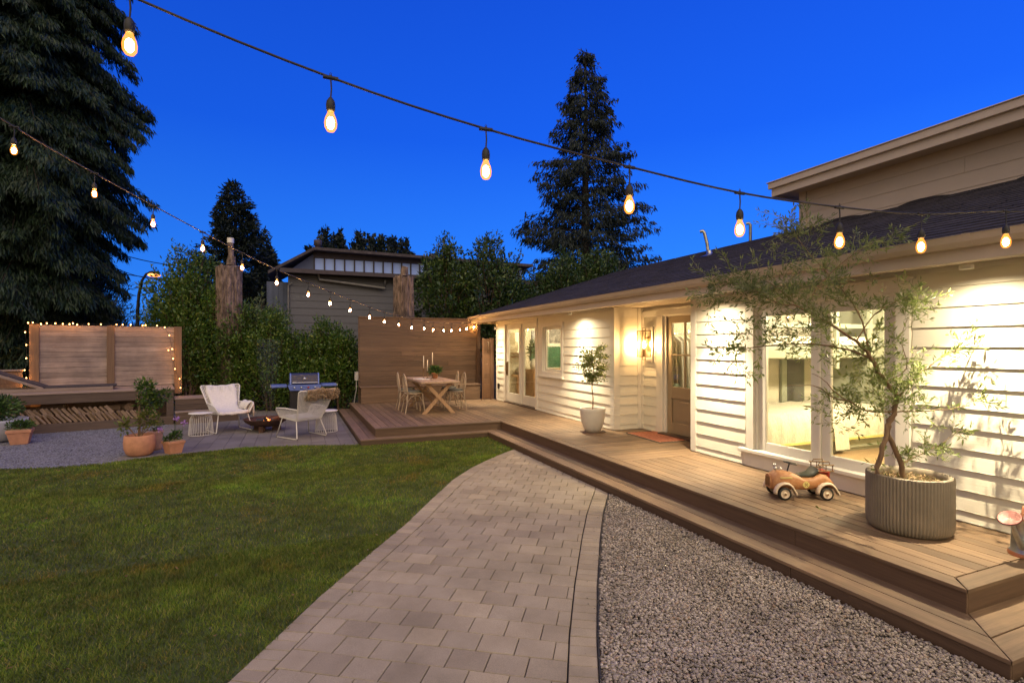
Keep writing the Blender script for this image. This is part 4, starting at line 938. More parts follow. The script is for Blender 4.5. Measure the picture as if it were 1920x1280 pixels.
def TP(px, py, dd=0.0): return at(px, py, DP+dd)-tr_o
tree = empty('willowy_tree', tr_o, 0, 'leaning narrow-leaved tree with two bare stems growing in the ribbed planter', 'tree')
tw = MB(); ft = MB(); LP, LD, LL = [], [], []
def branch(pts, r0, r1, seg=7):
    n = len(pts); V = [Vector(p) for p in pts]
    # catmull-rom smoothing
    out = []
    for i in range(n-1):
        p0, p1, p2, p3 = V[max(i-1, 0)], V[i], V[i+1], V[min(i+2, n-1)]
        for t in (0, .33, .66):
            out.append(.5*((2*p1)+(-p0+p2)*t+(2*p0-5*p1+4*p2-p3)*t*t+(-p0+3*p1-3*p2+p3)*t**3))
    out.append(V[-1]); m = len(out)
    out = [p+Vector((rnd.gauss(0, 1), rnd.gauss(0, 1), rnd.gauss(0, 1)))*min(.006, r0*.35) if 0 < i < m-1 else p for i, p in enumerate(out)]
    tw.tube(out, [r0+(r1-r0)*i/(m-1) for i in range(m)], seg, cap=False); return out
def spray(p, d, L, dens=1.0):
    """a thin drooping twig set with narrow leaves"""
    d = d.normalized(); pts = []; q = p.copy(); n = max(3, int(L/.045)); dv = d.copy()
    for k in range(n+1):
        pts.append(q.copy()); dv = (dv+Vector((rnd.gauss(0, .13), rnd.gauss(0, .13), rnd.gauss(0, .10)-.015))).normalized(); q = q+dv*L/n
        if rnd.random() < .95*dens and k > 0:
            for s in range(rnd.choice((2, 3, 3, 4))):
                rv = Vector((rnd.gauss(0, 1), rnd.gauss(0, 1), rnd.gauss(0, 1))); LP.append(pts[-1]+rv*.004); LD.append(dv*.9+rv.normalized()*.95+Vector((0, 0, .12))); LL.append(rnd.uniform(.030, .066))
    ft.tube(pts, [.0013]*len(pts), 3, cap=False)
    return pts
def leafy(out, i0, i1, per, L, spread=1.0, upb=.15, flat=None):
    m = len(out)
    for _ in range(per):
        i = rnd.randint(int(i0*(m-1)), max(int(i0*(m-1)), int(i1*(m-1)))); i = min(i, m-2)
        p = out[i].lerp(out[i+1], rnd.random()); t = (out[i+1]-out[i]).normalized()
        rv = Vector((rnd.gauss(0, 1), rnd.gauss(0, 1), rnd.gauss(0, .75))).normalized()
        d = (t*.8+rv*spread+Vector((0, 0, upb))); ll = L*rnd.uniform(.5, 1.3)
        s = spray(p, d, ll)
        for w in range(2):
            j = rnd.randint(1, len(s)-1); spray(s[j], (s[j]-s[j-1]).normalized()+Vector((rnd.gauss(0, .6), rnd.gauss(0, .6), rnd.gauss(0, .4))), ll*.55)
# stems
s1b = branch([TP(1645, 888, -.05), TP(1652, 850, -.04), TP(1664, 812, -.02), TP(1677, 775, 0)], .021, .017)
s2b = branch([TP(1694, 894, .03), TP(1688, 862, .02), TP(1672, 828, .01), TP(1666, 800, .0), TP(1678, 768, 0)], .023, .017)
m1 = branch([TP(1677, 778), TP(1680, 745, .02), TP(1662, 716, .04), TP(1642, 690, .03), TP(1630, 667, .02)], .020, .015)
b1 = branch([TP(1630, 668), TP(1605, 640, -.03), TP(1570, 617, -.05), TP(1535, 596, -.08), TP(1500, 577, -.12), TP(1462, 568, -.15), TP(1415, 545, -.2)], .014, .004)
b2 = branch([TP(1628, 669), TP(1590, 655, .03), TP(1540, 646, .06), TP(1480, 645, .08), TP(1420, 650, .06), TP(1365, 662, .05)], .010, .003)
b3 = branch([TP(1672, 772), TP(1625, 770, -.05), TP(1592, 752, -.06), TP(1562, 745, -.06), TP(1538, 728, -.08), TP(1515, 722, -.08), TP(1472, 724, -.1)], .008, .002)
b3b = branch([TP(1590, 752, -.06), TP(1560, 730, -.1), TP(1545, 712, -.12), TP(1522, 700, -.14)], .005, .002)
b4 = branch([TP(1682, 748), TP(1720, 705, .05), TP(1770, 668, .08), TP(1830, 640, .10), TP(1885, 615, .12), TP(1960, 592, .15)], .008, .002)
b5 = branch([TP(1632, 668), TP(1622, 620, .1), TP(1600, 570, .18), TP(1560, 520, .2), TP(1520, 480, .2), TP(1490, 440, .18)], .009, .002)
b6 = branch([TP(1535, 596, -.08), TP(1520, 560, .0), TP(1560, 510, -.05), TP(1610, 470, -.1), TP(1660, 445, -.12)], .006, .002)
b7 = branch([TP(1605, 640, -.03), TP(1640, 590, -.1), TP(1690, 560, -.12), TP(1728, 562, -.1)], .006, .002)
b8 = branch([TP(1500, 577, -.12), TP(1450, 535, -.1), TP(1400, 515, -.05), TP(1345, 545, 0)], .005, .002)
b9 = branch([TP(1678, 772), TP(1740, 770, -.05), TP(1790, 765, -.05), TP(1835, 748, -.05)], .006, .002)
b10 = branch([TP(1688, 870, .02), TP(1730, 850, .0), TP(1775, 825, -.02), TP(1810, 795, -.04)], .005, .0015)
b11 = branch([TP(1660, 716), TP(1700, 690, -.1), TP(1690, 640, -.12), TP(1700, 600, -.1)], .005, .0015)
leafy(b1, .35, 1, 42, .24); leafy(b2, .25, 1, 34, .19, .9); leafy(b4, .15, 1, 25, .17, .8); leafy(b5, .3, 1, 40, .26); leafy(b6, .2, 1, 20, .18, .8); leafy(b7, .3, 1, 20, .18, .8)
leafy(b8, .2, 1, 28, .20); leafy(b9, .1, 1, 12, .15); leafy(b10, .15, 1, 10, .14, .8); leafy(b11, .0, 1, 12, .18); leafy(m1, .0, 1, 40, .24); leafy(b3, .05, .5, 16, .20); leafy(s2b, .05, .3, 6, .14)
# crown mass over the window
crown_c = [(TP(1500, 500), .26), (TP(1430, 530), .22), (TP(1600, 700), .20), (TP(1560, 560), .22), (TP(1480, 610), .2), (TP(1640, 735), .16), (TP(1400, 620), .16), (TP(1590, 790), .12)]
for cpt, rad in crown_c:
    for _ in range(17):
        p = cpt+Vector((rnd.gauss(0, .5), rnd.gauss(0, .5), rnd.gauss(0, .35)))*rad; spray(p, Vector((rnd.gauss(-.3, 1), rnd.gauss(0, 1), rnd.gauss(.15, .5))), rnd.uniform(.10, .24))
tw.build('trunk', M['twig'], tree); ft.build('twigs', plain('fine_twigs', (.26, .24, .10), .7, bmp=0), tree)
LPn = np.array([tuple(p) for p in LP]); LDn = np.array([tuple(p) for p in LD]); quads_obj('foliage', leaves(LPn, LDn, np.array(LL)[:, None][:, 0], np.array(LL)*.24, .06), M['leaf_olive'], tree)

# toy fire car
car = empty('toy_car', (4.79, 3.84, Z), math.atan2(.20, -.45), 'worn orange ride-on toy fire car with cream fenders on the deck', 'toy car')
# local +x is forward
def car_body():
    secs = [(-.30, .11, .13, .20), (-.26, .10, .11, .25), (-.20, .095, .115, .265), (-.12, .09, .11, .225), (-.02, .085, .115, .215), (.06, .085, .115, .255), (.14, .08, .115, .272), (.22, .08, .105, .268), (.27, .085, .085, .235), (.285, .09, .06, .20)]
    q = MB(); n = 20; vs = []
    for x, zb, w, zt in secs:
        cz = (zb+zt)/2; h = (zt-zb)/2
        for k in range(n):
            a = 2*math.pi*k/n; c, s = math.cos(a), math.sin(a); vs.append((x, w*math.copysign(abs(c)**.75, c), cz+h*math.copysign(abs(s)**.7, s)))
    q.add(vs, [(i*n+k, i*n+(k+1) % n, (i+1)*n+(k+1) % n, (i+1)*n+k) for i in range(len(secs)-1) for k in range(n)], True)
    q.add([vs[k] for k in range(n)], [tuple(range(n))]); q.add([vs[-n+k] for k in range(n)], [tuple(range(n))[::-1]]); return q
car_body().build('body', M['toy'], car)
q = MB(); q.extr([(-.055, .10), (.055, .10), (.065, .16), (.045, .225), (0, .24), (-.045, .225), (-.065, .16)], lambda p, r0, t: (t, p, r0), .286, .298); gr = q.build('grille', M['toy'], car, bevel=.004)
q = MB()
for k_ in range(5): q.box(.298, .302, -.04+k_*.02-.004, -.04+k_*.02+.004, .12, .21)
q.build('grille_bar', M['bronze'], gr)
def fender(x, s, w=.055, r=.095, back=0):
    q = MB(); n = 14; pr_ = []
    for k in range(n+1):
        a = R(200)-R(235)*k/n if not back else R(-15)+R(215)*k/n
        a = R(-25)+R(215)*k/n
        pr_.append((math.cos(a), math.sin(a)))
    vs = []
    for i, (c, sn) in enumerate(pr_):
        ext = 1.0+(.35*max(0, (3-i))/3 if True else 0)
        for (yo, rr) in ((0, r*.93), (.2, r*1.06), (.6, r*1.10), (1, r*1.0), (1.0, r*.9)):
            vs.append((x-c*rr*-1*(-1)*ext, s*(.095+w*yo), .075+sn*rr*(1 if sn > 0 else .6)))
    m = 5; q.add(vs, [(i*m+k, i*m+k+1, (i+1)*m+k+1, (i+1)*m+k) for i in range(n) for k in range(m-1)], True); o = q.build('fender', M['toycream'], car); sd = o.modifiers.new('thick', 'SOLIDIFY'); sd.thickness = .004; return o
WB = (.185, -.235)
for x in WB:
    for s in (-1, 1): fender(x, s)
    q = MB(); q.tube([(x, -.12, .065), (x, .12, .065)], .007, 8); q.build('axle', M['steel'], car)
    for s in (-1, 1):
        wh = empty('wheel', (x, s*.125, .065)); wh.parent = car
        q = MB(); vs_prof = [(.045, -.017), (.060, -.017), (.065, -.009), (.065, .009), (.060, .017), (.045, .017)]
        q.lathe(vs_prof, (0, 0, 0), 28); q.build('tyre', M['rubber'], wh, mtx=Matrix.Rotation(R(90), 4, 'X'))
        q = MB(); q.lathe([(.0001, .020), (.012, .020), (.014, .012), (.030, .008), (.040, .015), (.047, .015), (.047, -.015), (.040, -.015), (.030, -.008), (.014, -.012), (.012, -.020), (.0001, -.020)], (0, 0, 0), 24); q.build('rim', M['toycream'], wh, mtx=Matrix.Rotation(R(90), 4, 'X'))
        q = MB(); q.ball((0, s*.022, 0), .009, 8, 6); q.build('hub_nut', M['bronze'], wh)
q = MB(); q.tube([(.10, 0, .26), (.075, 0, .345)], .007, 8); q.tube([(.07+.062*math.cos(a), .062*math.sin(a), .35-.014*math.cos(a)*-1) for a in [2*math.pi*k/20 for k in range(20)]], .006, 6, closed=True); q.tube([(.01, 0, .343), (.13, 0, .357)], .004, 5); q.tube([(.07, -.06, .35), (.07, .06, .35)], .004, 5); q.build('steering_wheel', M['black'], car)
q = MB(); q.ball((.22, .0, .292), .020, 12, 8); q.tube([(.22, 0, .26), (.22, 0, .30), (.235, 0, .325)], .005, 6); q.tube([(.215, 0, .335), (.245, 0, .335)], .012, 8); q.tube([(.20, -.02, .28), (.17, -.02, .31), (.15, -.01, .28), (.17, 0, .265)], .003, 5); q.build('bell', M['steel'], car)
q = MB(); vs = []
for i_, (x, w, h) in enumerate(((.02, .045, .222), (-.03, .06, .232), (-.08, .075, .236), (-.13, .085, .25), (-.165, .085, .285), (-.175, .08, .30))):
    for k in range(9): t_ = -1+k/4; vs.append((x, w*t_, h+.012*(1-abs(t_)**3)))
q.add(vs, [(i_*9+k, i_*9+k+1, (i_+1)*9+k+1, (i_+1)*9+k) for i_ in range(5) for k in range(8)], True); o = q.build('seat', M['leather'], car); sd = o.modifiers.new('thick', 'SOLIDIFY'); sd.thickness = .022
q = MB(); q.box(-.30, -.17, -.07, .07, .262, .275); q.box(-.31, -.20, -.05, .05, .20, .262); q.build('rear_deck', M['toyred'], car, bevel=.006)
for s in (-1, 1):
    lad = MB(); y = s*.085
    for zz in (.285, .345): lad.tube([(-.33, y, zz), (-.17, y, zz)], .0065, 6)
    for xx in (-.315, -.25, -.19): lad.tube([(xx, y, .285), (xx, y, .345)], .005, 6)
    lad.tube([(-.30, y*.7, .345), (-.295, y*.7, .375), (-.20, y*.7, .375), (-.19, y*.7, .345)], .006, 6); lad.build('ladder', M['bronze'], car)
for s in (-1, 1):
    q = MB(); n = 20; c_ = (-.035, s*.1135, .155)
    q.add([(c_[0], c_[1]+s*.004, c_[2])]+[(c_[0]+.033*math.cos(2*math.pi*k/n)*(1+.06*math.cos(8*math.pi*k/n)), c_[1]+s*.0035, c_[2]+.033*math.sin(2*math.pi*k/n)*(1+.06*math.cos(8*math.pi*k/n))) for k in range(n)], [(0, 1+k, 1+(k+1) % n) if s < 0 else (0, 1+(k+1) % n, 1+k) for k in range(n)])
    bd = q.build('badge', M['yellow'], car)
    q = MB()
    for k in range(4):
        a = math.pi/4+k*math.pi/2; cx_, cz_ = c_[0]+.014*math.cos(a), c_[2]+.014*math.sin(a); q.box(cx_-.005, cx_+.005, c_[1]+s*.004, c_[1]+s*.0055, cz_-.005, cz_+.005)
    q.box(c_[0]-.005, c_[0]+.005, c_[1]+s*.004, c_[1]+s*.0055, c_[2]-.005, c_[2]+.005)
    q.build('emblem', M['brown'], bd)
    q = MB(); q.box(.10, .22, s*.105, s*.1125, .213, .226); q.build('stripe', M['yellow'], car, bevel=.002)

# watering can (partly outside the frame)
wc = empty('watering_can', (5.03, 2.09, Z), R(178), 'galvanised watering can with copper handle and rose at the deck edge', 'watering can')
q = MB(); q.lathe([(.0001, .012), (.118, .012), (.118, .03), (.108, .035), (.098, .27), (.102, .275), (.098, .28), (.09, .27), (.10, .04), (.0001, .04)], (0, 0, 0), 36); q.build('body', M['galv'], wc)
q = MB(); q.lathe([(.122, .0), (.124, .014), (.118, .03)], (0, 0, 0), 36); q.lathe([(.104, .27), (.106, .28), (.098, .285)], (0, 0, 0), 36); q.build('rim', M['copper'], wc)
q = MB(); q.tube([(.09, .0, .07), (.16, .0, .16), (.215, .0, .262)], [.024, .018, .012], 12); q.build('spout', M['galv'], wc)
q = MB(); q.tube([(-.10, 0, .25), (-.105, 0, .32), (-.06, 0, .385), (.02, 0, .40), (.085, 0, .365), (.10, 0, .27)], .008, 8); q.tube([(-.10, 0, .24), (-.17, 0, .22), (-.18, 0, .12), (-.112, 0, .07)], .008, 8); q.build('handle', M['copper'], wc)
q = MB(); ax = Vector((.075, 0, .10)).normalized(); mt_ = Matrix.Translation(Vector((.215, 0, .262))) @ ax.to_track_quat('Z', 'Y').to_matrix().to_4x4()
q.lathe([(.012, 0), (.024, .02), (.070, .055), (.072, .060), (.063, .067), (.058, .058), (.048, .067), (.043, .058), (.033, .067), (.028, .058), (.017, .067), (.012, .059), (.0001, .068)], (0, 0, 0), 30); q.build('rose', M['rose'], wc, mtx=mt_)

# ------------------------------------------------------------------ patio: wicker chairs, tables, fire bowl, grill
def lounge(sheep):
    r = empty('wicker_armchair', (0, 0, 0)); wm = M['wicker']; tr_ = .013
    # front is +y.  seat corner points
    B0 = [(-.27, -.22, .36), (.27, -.22, .36)]; F0 = [(-.30, .30, .40), (.30, .30, .40)]; T0 = [(-.40, -.50, .93), (.40, -.50, .93)]; WM_ = [(-.33, -.36, .62), (.33, -.36, .62)]
    q = MB()
    q.tube([B0[0], WM_[0], T0[0], (-.38, -.515, .955), (-.33, -.53, .955), (0, -.53, .915), (.33, -.53, .955), (.38, -.515, .955), T0[1], WM_[1], B0[1]], tr_, 7)
    q.tube([F0[0], B0[0], B0[1], F0[1], F0[0]], tr_, 7)
    for s in (-1, 1): q.tube([(s*.33, -.34, .58), (s*.38, .0, .60), (s*.40, .26, .59), (s*.385, .30, .56), (s*.30, .30, .40)], tr_*1.1, 7)
    q.build('frame', wm, r)
    for s in (-1, 1):
        q = MB(); q.tube([(s*.29, .24, .385), (s*.36, .33, .02), (s*.355, .31, .0+.011), (s*.33, -.30, .011), (s*.33, -.33, .03), (s*.26, -.20, .365)], .011, 6); q.build('leg', wm, r)
    q = MB()
    def lerp(a, b, t): return tuple(a[i]+(b[i]-a[i])*t for i in range(3))
    def net(A, B, C, D, nu, nv, bow=0, rr=.0055):   # A-B bottom edge, D-C top edge
        for i in range(nu+1):
            a = lerp(A, B, i/nu); c = lerp(D, C, i/nu); q.tube([a, lerp(a, c, .5), c], rr, 4, cap=False)
        for j in range(nv+1):
            a = lerp(A, D, j/nv); c = lerp(B, C, j/nv); m = lerp(a, c, .5); q.tube([a, (m[0], m[1]-bow, m[2]), c], rr, 4, cap=False)
    net(B0[0], B0[1], WM_[1], WM_[0], 22, 12, .03); net(WM_[0], WM_[1], T0[1], T0[0], 24, 14, .05)
    for s in (-1, 1): net((s*.27, -.22, .36), (s*.30, .30, .40), (s*.385, .29, .58), (s*.33, -.34, .58), 16, 9)
    q.build('weave', wm, r)
    q = MB(); q.add([lerp(B0[0], B0[1], 0), F0[0], F0[1], B0[1]], [(0, 1, 2, 3)]); o = q.build('seat', wm, r); sd = o.modifiers.new('t', 'SOLIDIFY'); sd.thickness = .03
    if not sheep:     # cream blanket over back and seat
        q = MB(); vs = []; rows = [(-.33, -.515, .95, .29), (0, -.45, .82, .31), (0, -.34, .66, .28), (0, -.22, .50, .25), (0, -.10, .43, .25), (0, .12, .43, .28), (0, .29, .43, .29), (0, .325, .38, .28)]
        for i, (_, y, z, w) in enumerate(rows):
            for k in range(11):
                t = -1+k/5; vs.append((w*t, y+.010*math.sin(k*2.1+i), z+.02*(t*t)+.006*math.sin(k*1.7+i*2)))
        q.add(vs, [(i*11+k, i*11+k+1, (i+1)*11+k+1, (i+1)*11+k) for i in range(len(rows)-1) for k in range(10)], True); o = q.build('blanket', M['fabric'], r); sd = o.modifiers.new('t', 'SOLIDIFY'); sd.thickness = .02
        q = MB(); vs = []
        prof = [(.24, .46), (.31, .58), (.38, .625), (.43, .60), (.44, .45), (.435, .30)]
        for (x, z) in prof:
            for k in range(6): vs.append((-x, -.20+k*.085, z+.01*math.sin(k*2)))
        q.add(vs, [(i*6+k, i*6+k+1, (i+1)*6+k+1, (i+1)*6+k) for i in range(len(prof)-1) for k in range(5)], True); o = q.build('throw', M['fabric'], r); sd = o.modifiers.new('t', 'SOLIDIFY'); sd.thickness = .015
    else:
        n_ = 3800; u_ = nr.uniform(-1, 1, n_); v_ = nr.uniform(0, 1, n_)
        yy = np.where(v_ < .5, -.545-.03*np.sin(v_*6), -.47+.0*v_); zz = np.where(v_ < .5, .97-.34*v_*1.0, .97-.36*(v_-.5)*1.0)
        P = np.column_stack([.09+u_*.34, yy+nr.normal(0, .012, n_), zz+.02*np.cos(u_*5)+nr.normal(0, .01, n_)]); D = np.column_stack([nr.normal(0, .6, n_), np.where(v_ < .5, -.8, .6), nr.normal(-.4, .5, n_)])
        quads_obj('sheepskin', leaves(P, D, nr.uniform(.03, .06, n_), .016), M['fleece'], r)
        q = MB(); q.box(-.22, .40, -.555, -.48, .80, .975); q.build('sheepskin_hide', M['fleece'], r, bevel=.02, seg=3)
    return r
GC = 'white wicker armchairs by the fire bowl'
ca = lounge(False); ca.location = (-1.28, 12.75, .006); ca.rotation_euler = (0, 0, R(-155)); tag(ca, 'white wicker armchair draped with a cream blanket, facing the camera', 'armchair', GC)
cb2 = lounge(True); cb2.location = (.17, 11.35, .006); cb2.rotation_euler = (0, 0, R(32)); tag(cb2, 'white wicker armchair seen from behind with sheepskin over its back', 'armchair', GC)
def drum(loc, lb):
    r = empty('side_table', loc, 0, lb, 'table', 'white wire side tables'); q = MB(); q.lathe([(.0001, .435), (.225, .435), (.23, .442), (.225, .452), (.0001, .452)], (0, 0, 0), 30); q.build('tabletop', M['wicker'], r)
    q = MB(); n = 30
    for k in range(n):
        a = 2*math.pi*k/n; c, s = math.cos(a), math.sin(a); q.tube([(c*rr, s*rr, z) for rr, z in ((.12, .43), (.17, .40), (.195, .34), (.21, .2), (.225, .006))], .0045, 4, cap=False)
    for rr, z in ((.225, .008), (.12, .428)): q.tube([(rr*math.cos(2*math.pi*k/24), rr*math.sin(2*math.pi*k/24), z) for k in range(24)], .005, 5, closed=True)
    q.build('wire_base', M['wicker'], r)
p = at(377, 818, 10.75); drum((p.x, p.y, .006), 'round white wire side table left of the blanket-draped armchair')
p = at(612, 812, 11.15); drum((p.x, p.y, .006), 'round white wire side table behind the sheepskin armchair')
p = at(498, 812, 11.25)
fb = empty('fire_bowl', (p.x, p.y, .006), R(15), 'low rusty steel fire bowl glowing between the two wicker armchairs', 'fire bowl')
q = MB(); q.lathe([(.0001, .09), (.15, .095), (.30, .14), (.40, .205), (.43, .255), (.44, .265), (.43, .268), (.41, .25), (.38, .215), (.28, .155), (.14, .115), (.0001, .11)], (0, 0, 0), 48); q.build('bowl', M['corten'], fb)
for a in (0, 120, 240): q = MB(); q.box(.14, .30, -.045, .045, 0, .13); q.build('leg', M['corten'], fb, mtx=Matrix.Rotation(R(a), 4, 'Z'))
for i_ in range(4):
    a = i_*1.5; t = MB(); t.tube([(-.16*math.cos(a), -.16*math.sin(a), .16+.03*i_), (.18*math.cos(a), .18*math.sin(a), .17+.03*i_)], [.035, .04], 7); t.build('charred_log', M['black'], fb)
t = MB(); t.tube([(.10, .16, .20), (.38, .10, .27)], [.05, .055], 8); t.build('charred_log', M['corten'], fb)
n_ = 34; P = np.column_stack([nr.normal(0, .03, n_), nr.normal(0, .03, n_), nr.uniform(.22, .25, n_)]); quads_obj('embers', leaves(P+np.array([.02, -.10, 0]), nr.normal(size=(n_, 3)), .03, .018), M['ember'], fb)
light('POINT', 'fire_glow', (.02, -.10, .30), 2.2, (1, .30, .07), fb, .03)
# grill
gp = at(570, 735, 13.3); GR = empty('gas_grill', (gp.x, gp.y, .006), R(3), 'dark blue gas grill with steel side shelves in front of the hedge', 'grill')
GR.scale = (1, 1, .95)
q = MB(); hoodp = [(-.26, .0), (.26, .0), (.25, .08), (.20, .20), (.10, .27), (-.10, .285), (-.19, .27), (-.225, .23)]
q.extr(hoodp, lambda p, r0, t: (t, p, .92+r0), -.31, .31); hd = q.build('hood', M['enamel'], GR, bevel=.008)
q = MB()
for s in (-1, 1): q.extr([(x*1.02, z*1.02) for x, z in hoodp], lambda p, r0, t: (t, p, .915+r0), s*.31, s*.34)
q.build('hood_end', M['grillsteel_sky'], hd); q = MB(); q.tube([(-.29, -.31, .955), (.29, -.31, .955)], .012, 8); q.build('handle', M['steel'], hd)
q = MB(); q.lathe([(.0001, .0), (.034, .0), (.034, .010), (.0001, .012)], (0, 0, 0), 20); q.build('thermometer', M['steel'], hd, mtx=Matrix.Translation((0, -.242, 1.06)) @ Matrix.Rotation(R(78), 4, 'X'))
q = MB()
for r0_, w_ in ((.985, .10), (.968, .075)): q.box(-.27, -.27+w_, -.268, -.262, r0_, r0_+.010)
q.build('lettering', M['steel'], hd)
q = MB(); q.box(-.36, .36, -.28, .26, .78, .905); q.build('firebox', M['grillsteel_sky'], GR, bevel=.01)
q = MB(); q.extr([(-.40, .90), (-.34, .755), (.34, .755), (.40, .90)], lambda p, r0, t: (p, t, r0), -.31, -.282); cp = q.build('control_panel', M['grillsteel_sky'], GR)
for x in (-.24, -.08, .08, .24):
    q = MB(); q.lathe([(.0001, 0), (.028, 0), (.022, .03), (.0001, .03)], (0, 0, 0), 12); q.build('knob', M['toyred'] if x == .08 else M['steel'], cp, mtx=Matrix.Translation((x, -.312, .83)) @ Matrix.Rotation(R(90), 4, 'X'))
for s in (-1, 1):
    q = MB(); q.box(s*.405, s*.76, -.27, .22, .84, .905); q.build('side_shelf', M['grillsteel_sky'], GR, bevel=.012); q = MB(); q.box(s*.762, s*.785, -.265, .215, .845, .90); q.build('shelf_end', M['conduit'], GR, bevel=.006)
q = MB(); q.box(-.34, .34, -.24, .24, .10, .775); q.build('cabinet', M['black'], GR, bevel=.01)
q = MB(); q.box(-.335, -.004, -.262, -.242, .12, .74); q.box(.004, .335, -.262, -.242, .12, .74); q.build('door', M['black'], GR, bevel=.004)
for sx in (-.28, .28):
    for sy in (-.18, .18): q = MB(); q.tube([(sx-.015, sy, .05), (sx+.015, sy, .05)], .048, 14); q.build('caster', M['rubber'], GR)

# ------------------------------------------------------------------ lounge platform with cedar screen
PR_ = R(12)
pf = empty('lounge_platform', (-2.6, 14.42, 0), PR_, 'raised dark timber platform with firewood stored beneath it', 'platform')
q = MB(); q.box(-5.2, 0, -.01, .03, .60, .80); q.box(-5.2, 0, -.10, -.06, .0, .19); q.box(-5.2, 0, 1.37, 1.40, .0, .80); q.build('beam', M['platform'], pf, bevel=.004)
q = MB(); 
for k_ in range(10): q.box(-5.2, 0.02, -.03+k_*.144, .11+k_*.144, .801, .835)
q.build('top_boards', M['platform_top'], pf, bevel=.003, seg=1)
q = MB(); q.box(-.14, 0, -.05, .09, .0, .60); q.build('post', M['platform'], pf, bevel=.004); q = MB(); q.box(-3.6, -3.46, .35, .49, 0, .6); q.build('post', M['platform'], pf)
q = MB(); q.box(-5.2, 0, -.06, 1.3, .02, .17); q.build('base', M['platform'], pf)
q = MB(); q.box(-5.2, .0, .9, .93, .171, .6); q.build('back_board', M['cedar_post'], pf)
st = empty('platform_steps', (-2.6, 14.42, 0), PR_, 'two dark timber box steps at the right end of the platform', 'steps')
q = MB()
for k_ in range(3): q.box(.02, .92, -.02+k_*.26, .236+k_*.26, .56, .59); q.box(.02, 1.35, -.28+k_*.0-.0, -.045, .27, .30) if k_ == 0 else None
q.box(.925, 1.35, -.04, .76, .27, .30); q.build('tread', M['platform_top'], st, bevel=.004)
q = MB()
for k_ in range(2): q.box(.03, .90, .0, .03, .305+k_*.13, .43+k_*.129)
q.box(.03, 1.33, -.26, -.23, .0, .269); q.box(.885, .90, .03, .76, .3, .56); q.box(1.31, 1.33, -.23, .76, 0, .269); q.build('riser', M['platform'], st, bevel=.003)
cs_ = empty('cedar_screen', (-2.6, 15.88, 0), PR_, 'pale weathered cedar board screen edged with small lights', 'fence')
q = MB(); z = .845
while z < 2.29:
    q.box(-2.86, -1.54, 0+rnd.uniform(-.002, .002), .022, z+.001, min(z+.118, 2.31)); q.box(-1.5, -.22, 0+rnd.uniform(-.002, .002), .022, z+.001, min(z+.118, 2.31)); z += .12
q.build('boards', M['cedar'], cs_, bevel=.004, seg=1)
for x0, x1 in ((-3.02, -2.85), (-1.62, -1.47), (-.25, -.08)): q = MB(); q.box(x0, x1, -.045, -.004, .60 if x0 > -1 else .84, 2.325); q.build('post', M['cedar_post'], cs_, bevel=.005)
# fairy lights along the screen
fs = empty('fairy_lights', (-2.6, 15.82, 0), PR_, 'string of tiny warm lights along the top and sides of the cedar screen', 'string lights')
pts = [(-3.06, .0, .95), (-3.05, 0, 1.1), (-3.08, 0, 1.28), (-3.05, 0, 1.55), (-3.05, 0, 1.85), (-3.07, 0, 2.14), (-3.02, 0, 2.35)]
pts += [(-2.94, 0, 2.36), (-2.80, 0, 2.33), (-2.70, 0, 2.35), (-2.55, 0, 2.35), (-2.42, 0, 2.34), (-2.30, .0, 2.34), (-2.24, .02, 2.36), (-2.16, 0, 2.33), (-1.95, 0, 2.35), (-1.72, 0, 2.35), (-1.42, 0, 2.35), (-1.30, 0, 2.35), (-1.14, 0, 2.35), (-.90, 0, 2.34), (-.84, 0, 2.35), (-.60, 0, 2.34), (-.44, -.02, 2.30), (-.34, -.02, 2.10)]
pts += [(-.28, -.03, 1.75), (-.36, -.03, 1.72), (-.26, -.03, 1.50), (-.22, -.03, 1.24), (-.12, -.03, .98), (-.10, -.03, .75)]
q = MB(); q.tube(pts, .0035, 4); q.build('wire', M['black'], fs)
q = MB(); q.ball((0, 0, 0), .013, 8, 5, (1, 1, 1.3)); b0 = q.build('bulb', M['fairy'], fs); b0.location = pts[0]
for p in pts[1:]: o = b0.copy(); scene.collection.objects.link(o); o.location = (p[0], p[1]-.02, p[2])
lb = at(49, 765, 11.4); o = b0.copy(); scene.collection.objects.link(o)
o.location = Matrix.Rotation(-PR_, 4, 'Z') @ (lb-Vector((-2.6, 15.82, 0)))
for p in pts+[tuple(o.location)]: light('POINT', 'lamp', (p[0], p[1]-.03, p[2]), 1.7, (1.0, .42, .10), fs, .012)
# daybed on the platform
db = empty('chaise_lounger', (-2.6, 14.42, .836), PR_, 'low chaise with charcoal pad and raised head on the platform', 'lounger')
q = MB(); q.box(-3.25, -1.15, .30, .36, .0, .075); q.box(-3.25, -1.15, 1.00, 1.06, .0, .075); q.box(-1.21, -1.15, .36, 1.0, 0, .075); q.build('frame', M['platform_top'], db, bevel=.005)
q = MB(); q.box(-2.35, -1.1, .40, .96, .055, .105); q.build('pad', M['mat_dark'], db, bevel=.015, seg=3)
q = MB(); mt_ = Matrix.Translation((-2.35, 0, .07)) @ Matrix.Rotation(R(24), 4, 'Y'); q.box(-1.25, 0, .40, .96, .0, .045, mt_); q.build('pad', M['mat_dark'], db, bevel=.01)
q = MB(); q.box(-1.2, 0, .31, .37, -.03, .022, mt_); q.box(-1.2, 0, .99, 1.05, -.03, .022, mt_); q.box(-1.2, 0, .37, .99, -.03, -.005, mt_); q.build('backrest_frame', M['platform_top'], db, bevel=.004)
